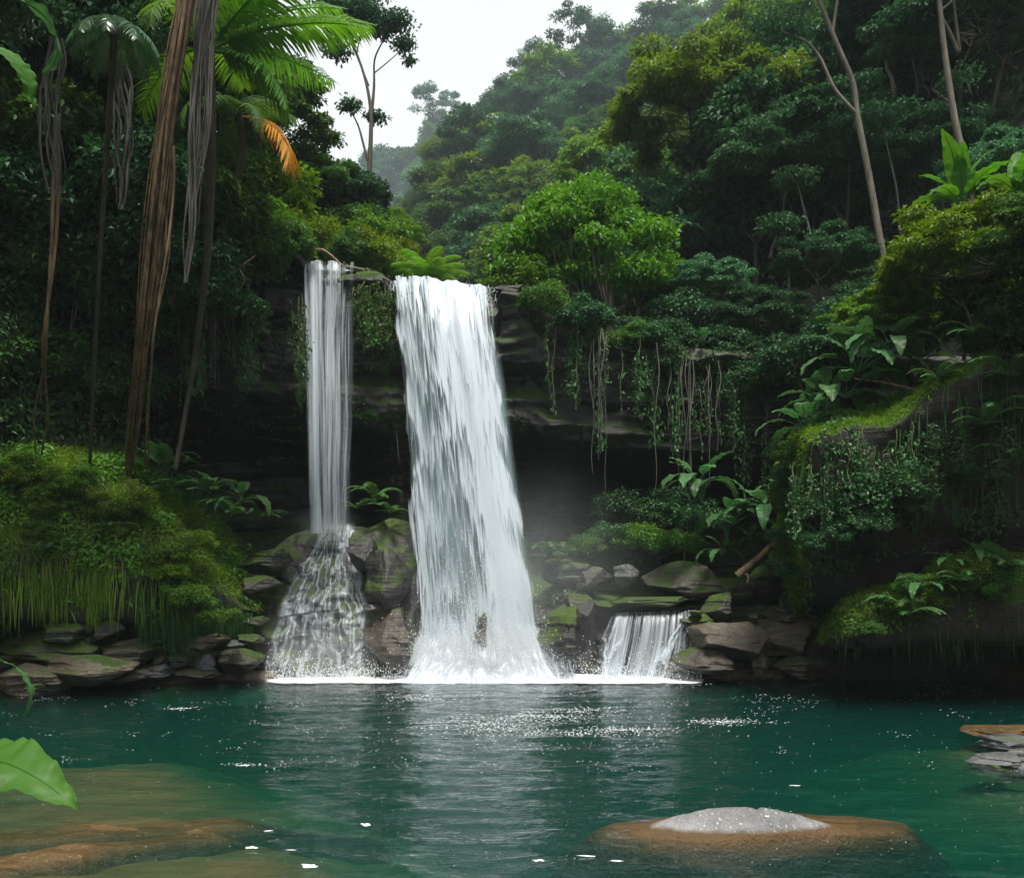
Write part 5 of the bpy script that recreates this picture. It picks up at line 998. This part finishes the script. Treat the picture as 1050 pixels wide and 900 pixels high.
for (px_, py_, w_, h_) in [(553, 884, 6, .8), (632, 886, 6, 1), (316, 888, 7, 1.2), (258, 869, 6, .9), (276, 851, 5, .9),  (815, 806, 7, 1), (602, 878, 8, 1), (375, 846, 4, 1.2), (300, 872, 5, .8)]:
    Y_ = EYE * F / (py_ - HY); t = np.arange(16) * np.pi / 8; rr = 1 + .3 * rg.normal(size=16)
    vx = X(px_, Y_) + w_ * Y_ / F * np.cos(t) * rr; vy = Y_ + h_ * Y_ * Y_ / (EYE * F) * np.sin(t) * rr; vz = ripple(vx, vy) + .006
    mb.add(np.concatenate([v3(vx, vy, vz), [[vx.mean(), vy.mean(), vz.mean() + .004]]]), np.stack([np.arange(16), (np.arange(16) + 1) % 16, np.full(16, 16)], -1))
mb.build('foam', M['foam'], kind='stuff', smooth=False)  # foam patches plus white flecks modelled in place of glare sparkles
# white water line and churned mounds at the foot of the falls
def churn(px0, px1, Y0, Y1, hmax, seed, hw):
    u, v = np.meshgrid(np.linspace(0, 1, 260), np.linspace(0, 1, 40), indexing='ij'); px = px0 + (px1 - px0) * u
    Yc_ = Y0 + (Y1 - Y0) * v + .12 * perlin(v3(px * .02, v * 2, seed)); x = X(px, Yc_); e = np.sin(np.pi * u) ** .5
    z = .012 + hmax * hw(px) * sstep(.45, 1, v) * (.6 + .8 * np.abs(fbm(v3(x * 2.4, Yc_ * 2.4, seed), 4))) * e
    me = MB().add(v3(x, Yc_, z).reshape(-1, 3), grid(260, 40)).mesh('foam'); 
    me.attributes.new('den', 'FLOAT', 'POINT').data.foreach_set('value', (sstep(0, .75, v) * sstep(0, .06, u) * sstep(1, .94, u)).ravel().astype(np.float32)); return me
m = mat('churned_foam'); N = NT(m); pos = N('ShaderNodeNewGeometry').outputs['Position']; dn = N('ShaderNodeAttribute', attribute_name='den').outputs['Fac']
al = N.ramp(N.math('ADD', N.math('MULTIPLY', N.noise(N.scale(pos, (4, 9, 9)), 1, 5, .7), 1.2), N.math('MULTIPLY', N.math('SUBTRACT', dn, .5), 1.5)), .36, .72)
N.out(N('ShaderNodeMixShader', {0: al, 1: N('ShaderNodeBsdfTransparent').outputs[0], 2: N('ShaderNodeBsdfDiffuse', {'Color': (.88, .9, .92, 1)}).outputs[0]}).outputs[0])
put('foam', churn(258, 735, 17.3, 19.0, .20, 3, lambda p: .25 + 1.6 * np.exp(-((p - 495) / 75) ** 2)), m, kind='stuff')
# droplets thrown up around the falls
def drops(n, fn, s0, s1):
    p = fn(n); n = len(p); s = rg.uniform(s0, s1, n)[:, None]; st = rg.uniform(1, 2.4, n)[:, None]
    a = p + [1, 0, 0] * s; b = p - [1, 0, 0] * s; c = p + [0, 0, 1] * s * st; d = p - [0, 0, 1] * s * st; e_ = p - [0, 1, 0] * s
    v = np.stack([a, c, b, d, e_], 1).reshape(-1, 3); f = (np.arange(n)[:, None, None] * 5 + np.array([[0, 1, 4], [1, 2, 4], [2, 3, 4], [3, 0, 4]])[None]).reshape(-1, 3); return v, f
def foot(n):
    px = 490 + rg.normal(size=n) * 48; h = rg.exponential(28, n) * np.exp(-np.abs(px - 490) / 130); Yd = 18.6 + rg.uniform(-.5, .3, n); return v3(X(px, Yd), Yd, h * Yd / F + .02)
def foot2(n):
    px = rg.uniform(272, 385, n); h = rg.exponential(8, n); Yd = 18.5 + rg.uniform(-.2, .2, n); return v3(X(px, Yd), Yd, h * Yd / F + .02)
def foot3(n):
    px = rg.uniform(605, 720, n); h = rg.exponential(9, n); Yd = 18.4 + rg.uniform(-.2, .2, n); return v3(X(px, Yd), Yd, h * Yd / F + .02)
def lipd(n):
    u = rg.random(n); px = 398 + 112 * u; h = rg.normal(size=n) * 5; Yd = 20.3 + rg.uniform(-.2, .2, n); return v3(X(px, Yd), Yd, Z(292 + 12 * u + h, Yd))
mb = MB()
for a in ((14000, foot), (1500, foot2), (1200, foot3), (500, lipd)): mb.add(*drops(a[0], a[1], .004, .011))
mb.build('spray', M['foam'], kind='stuff', smooth=False)
def mist(name, dens, col, c, r, nscale, pw=2.0):
    m = mat(name); N = NT(m); ob = N('ShaderNodeTexCoord').outputs['Object']
    ln = N('ShaderNodeVectorMath', {0: ob}, operation='LENGTH').outputs['Value']
    d = N.math('POWER', N.math('SUBTRACT', 1, ln, clamp=True), pw); nn = N.ramp(N.noise(ob, nscale, 3, .6), .35, .7, (.15, .15, .15, 1), (1, 1, 1, 1))
    N.out(vol=N('ShaderNodeVolumeScatter', {'Color': c4(col), 'Density': N.math('MULTIPLY', N.math('MULTIPLY', d, nn), dens)}).outputs[0])
    u, v = np.meshgrid(np.linspace(0, 2 * np.pi, 24, endpoint=False), np.linspace(.01, np.pi - .01, 14), indexing='ij')
    q = MB().add(v3(np.sin(v) * np.cos(u), np.sin(v) * np.sin(u), np.cos(v)).reshape(-1, 3), grid(24, 14, True)[:, ::-1]); q.f += [np.arange(24)[None] * 14, (np.arange(24)[None] * 14 + 13)[:, ::-1]]
    o = q.build('mist', m, kind='stuff'); o.location = tuple(c); o.scale = r; return o
mist('fall_mist', 4.0, (.97, .99, 1), P(498, 682, 18.35), (2.2, .7, 1.1), 3.5, 1.6)
mist('mound_mist', 1.5, (.95, .98, 1), P(334, 540, 19.2), (.9, .5, .6), 3)
mist('fall_mist_wide', .45, (.9, .96, 1), P(530, 600, 18.8), (3.6, 1.5, 3.4), 1.8)
mist('left_fall_mist', .9, (.92, .97, 1), P(330, 670, 18.4), (1.9, .7, 1.3), 2.5)
mist('valley_mist', .016, (.74, .88, 1), (8, 112, 30), (80, 68, 62), 2.0, 1.3)
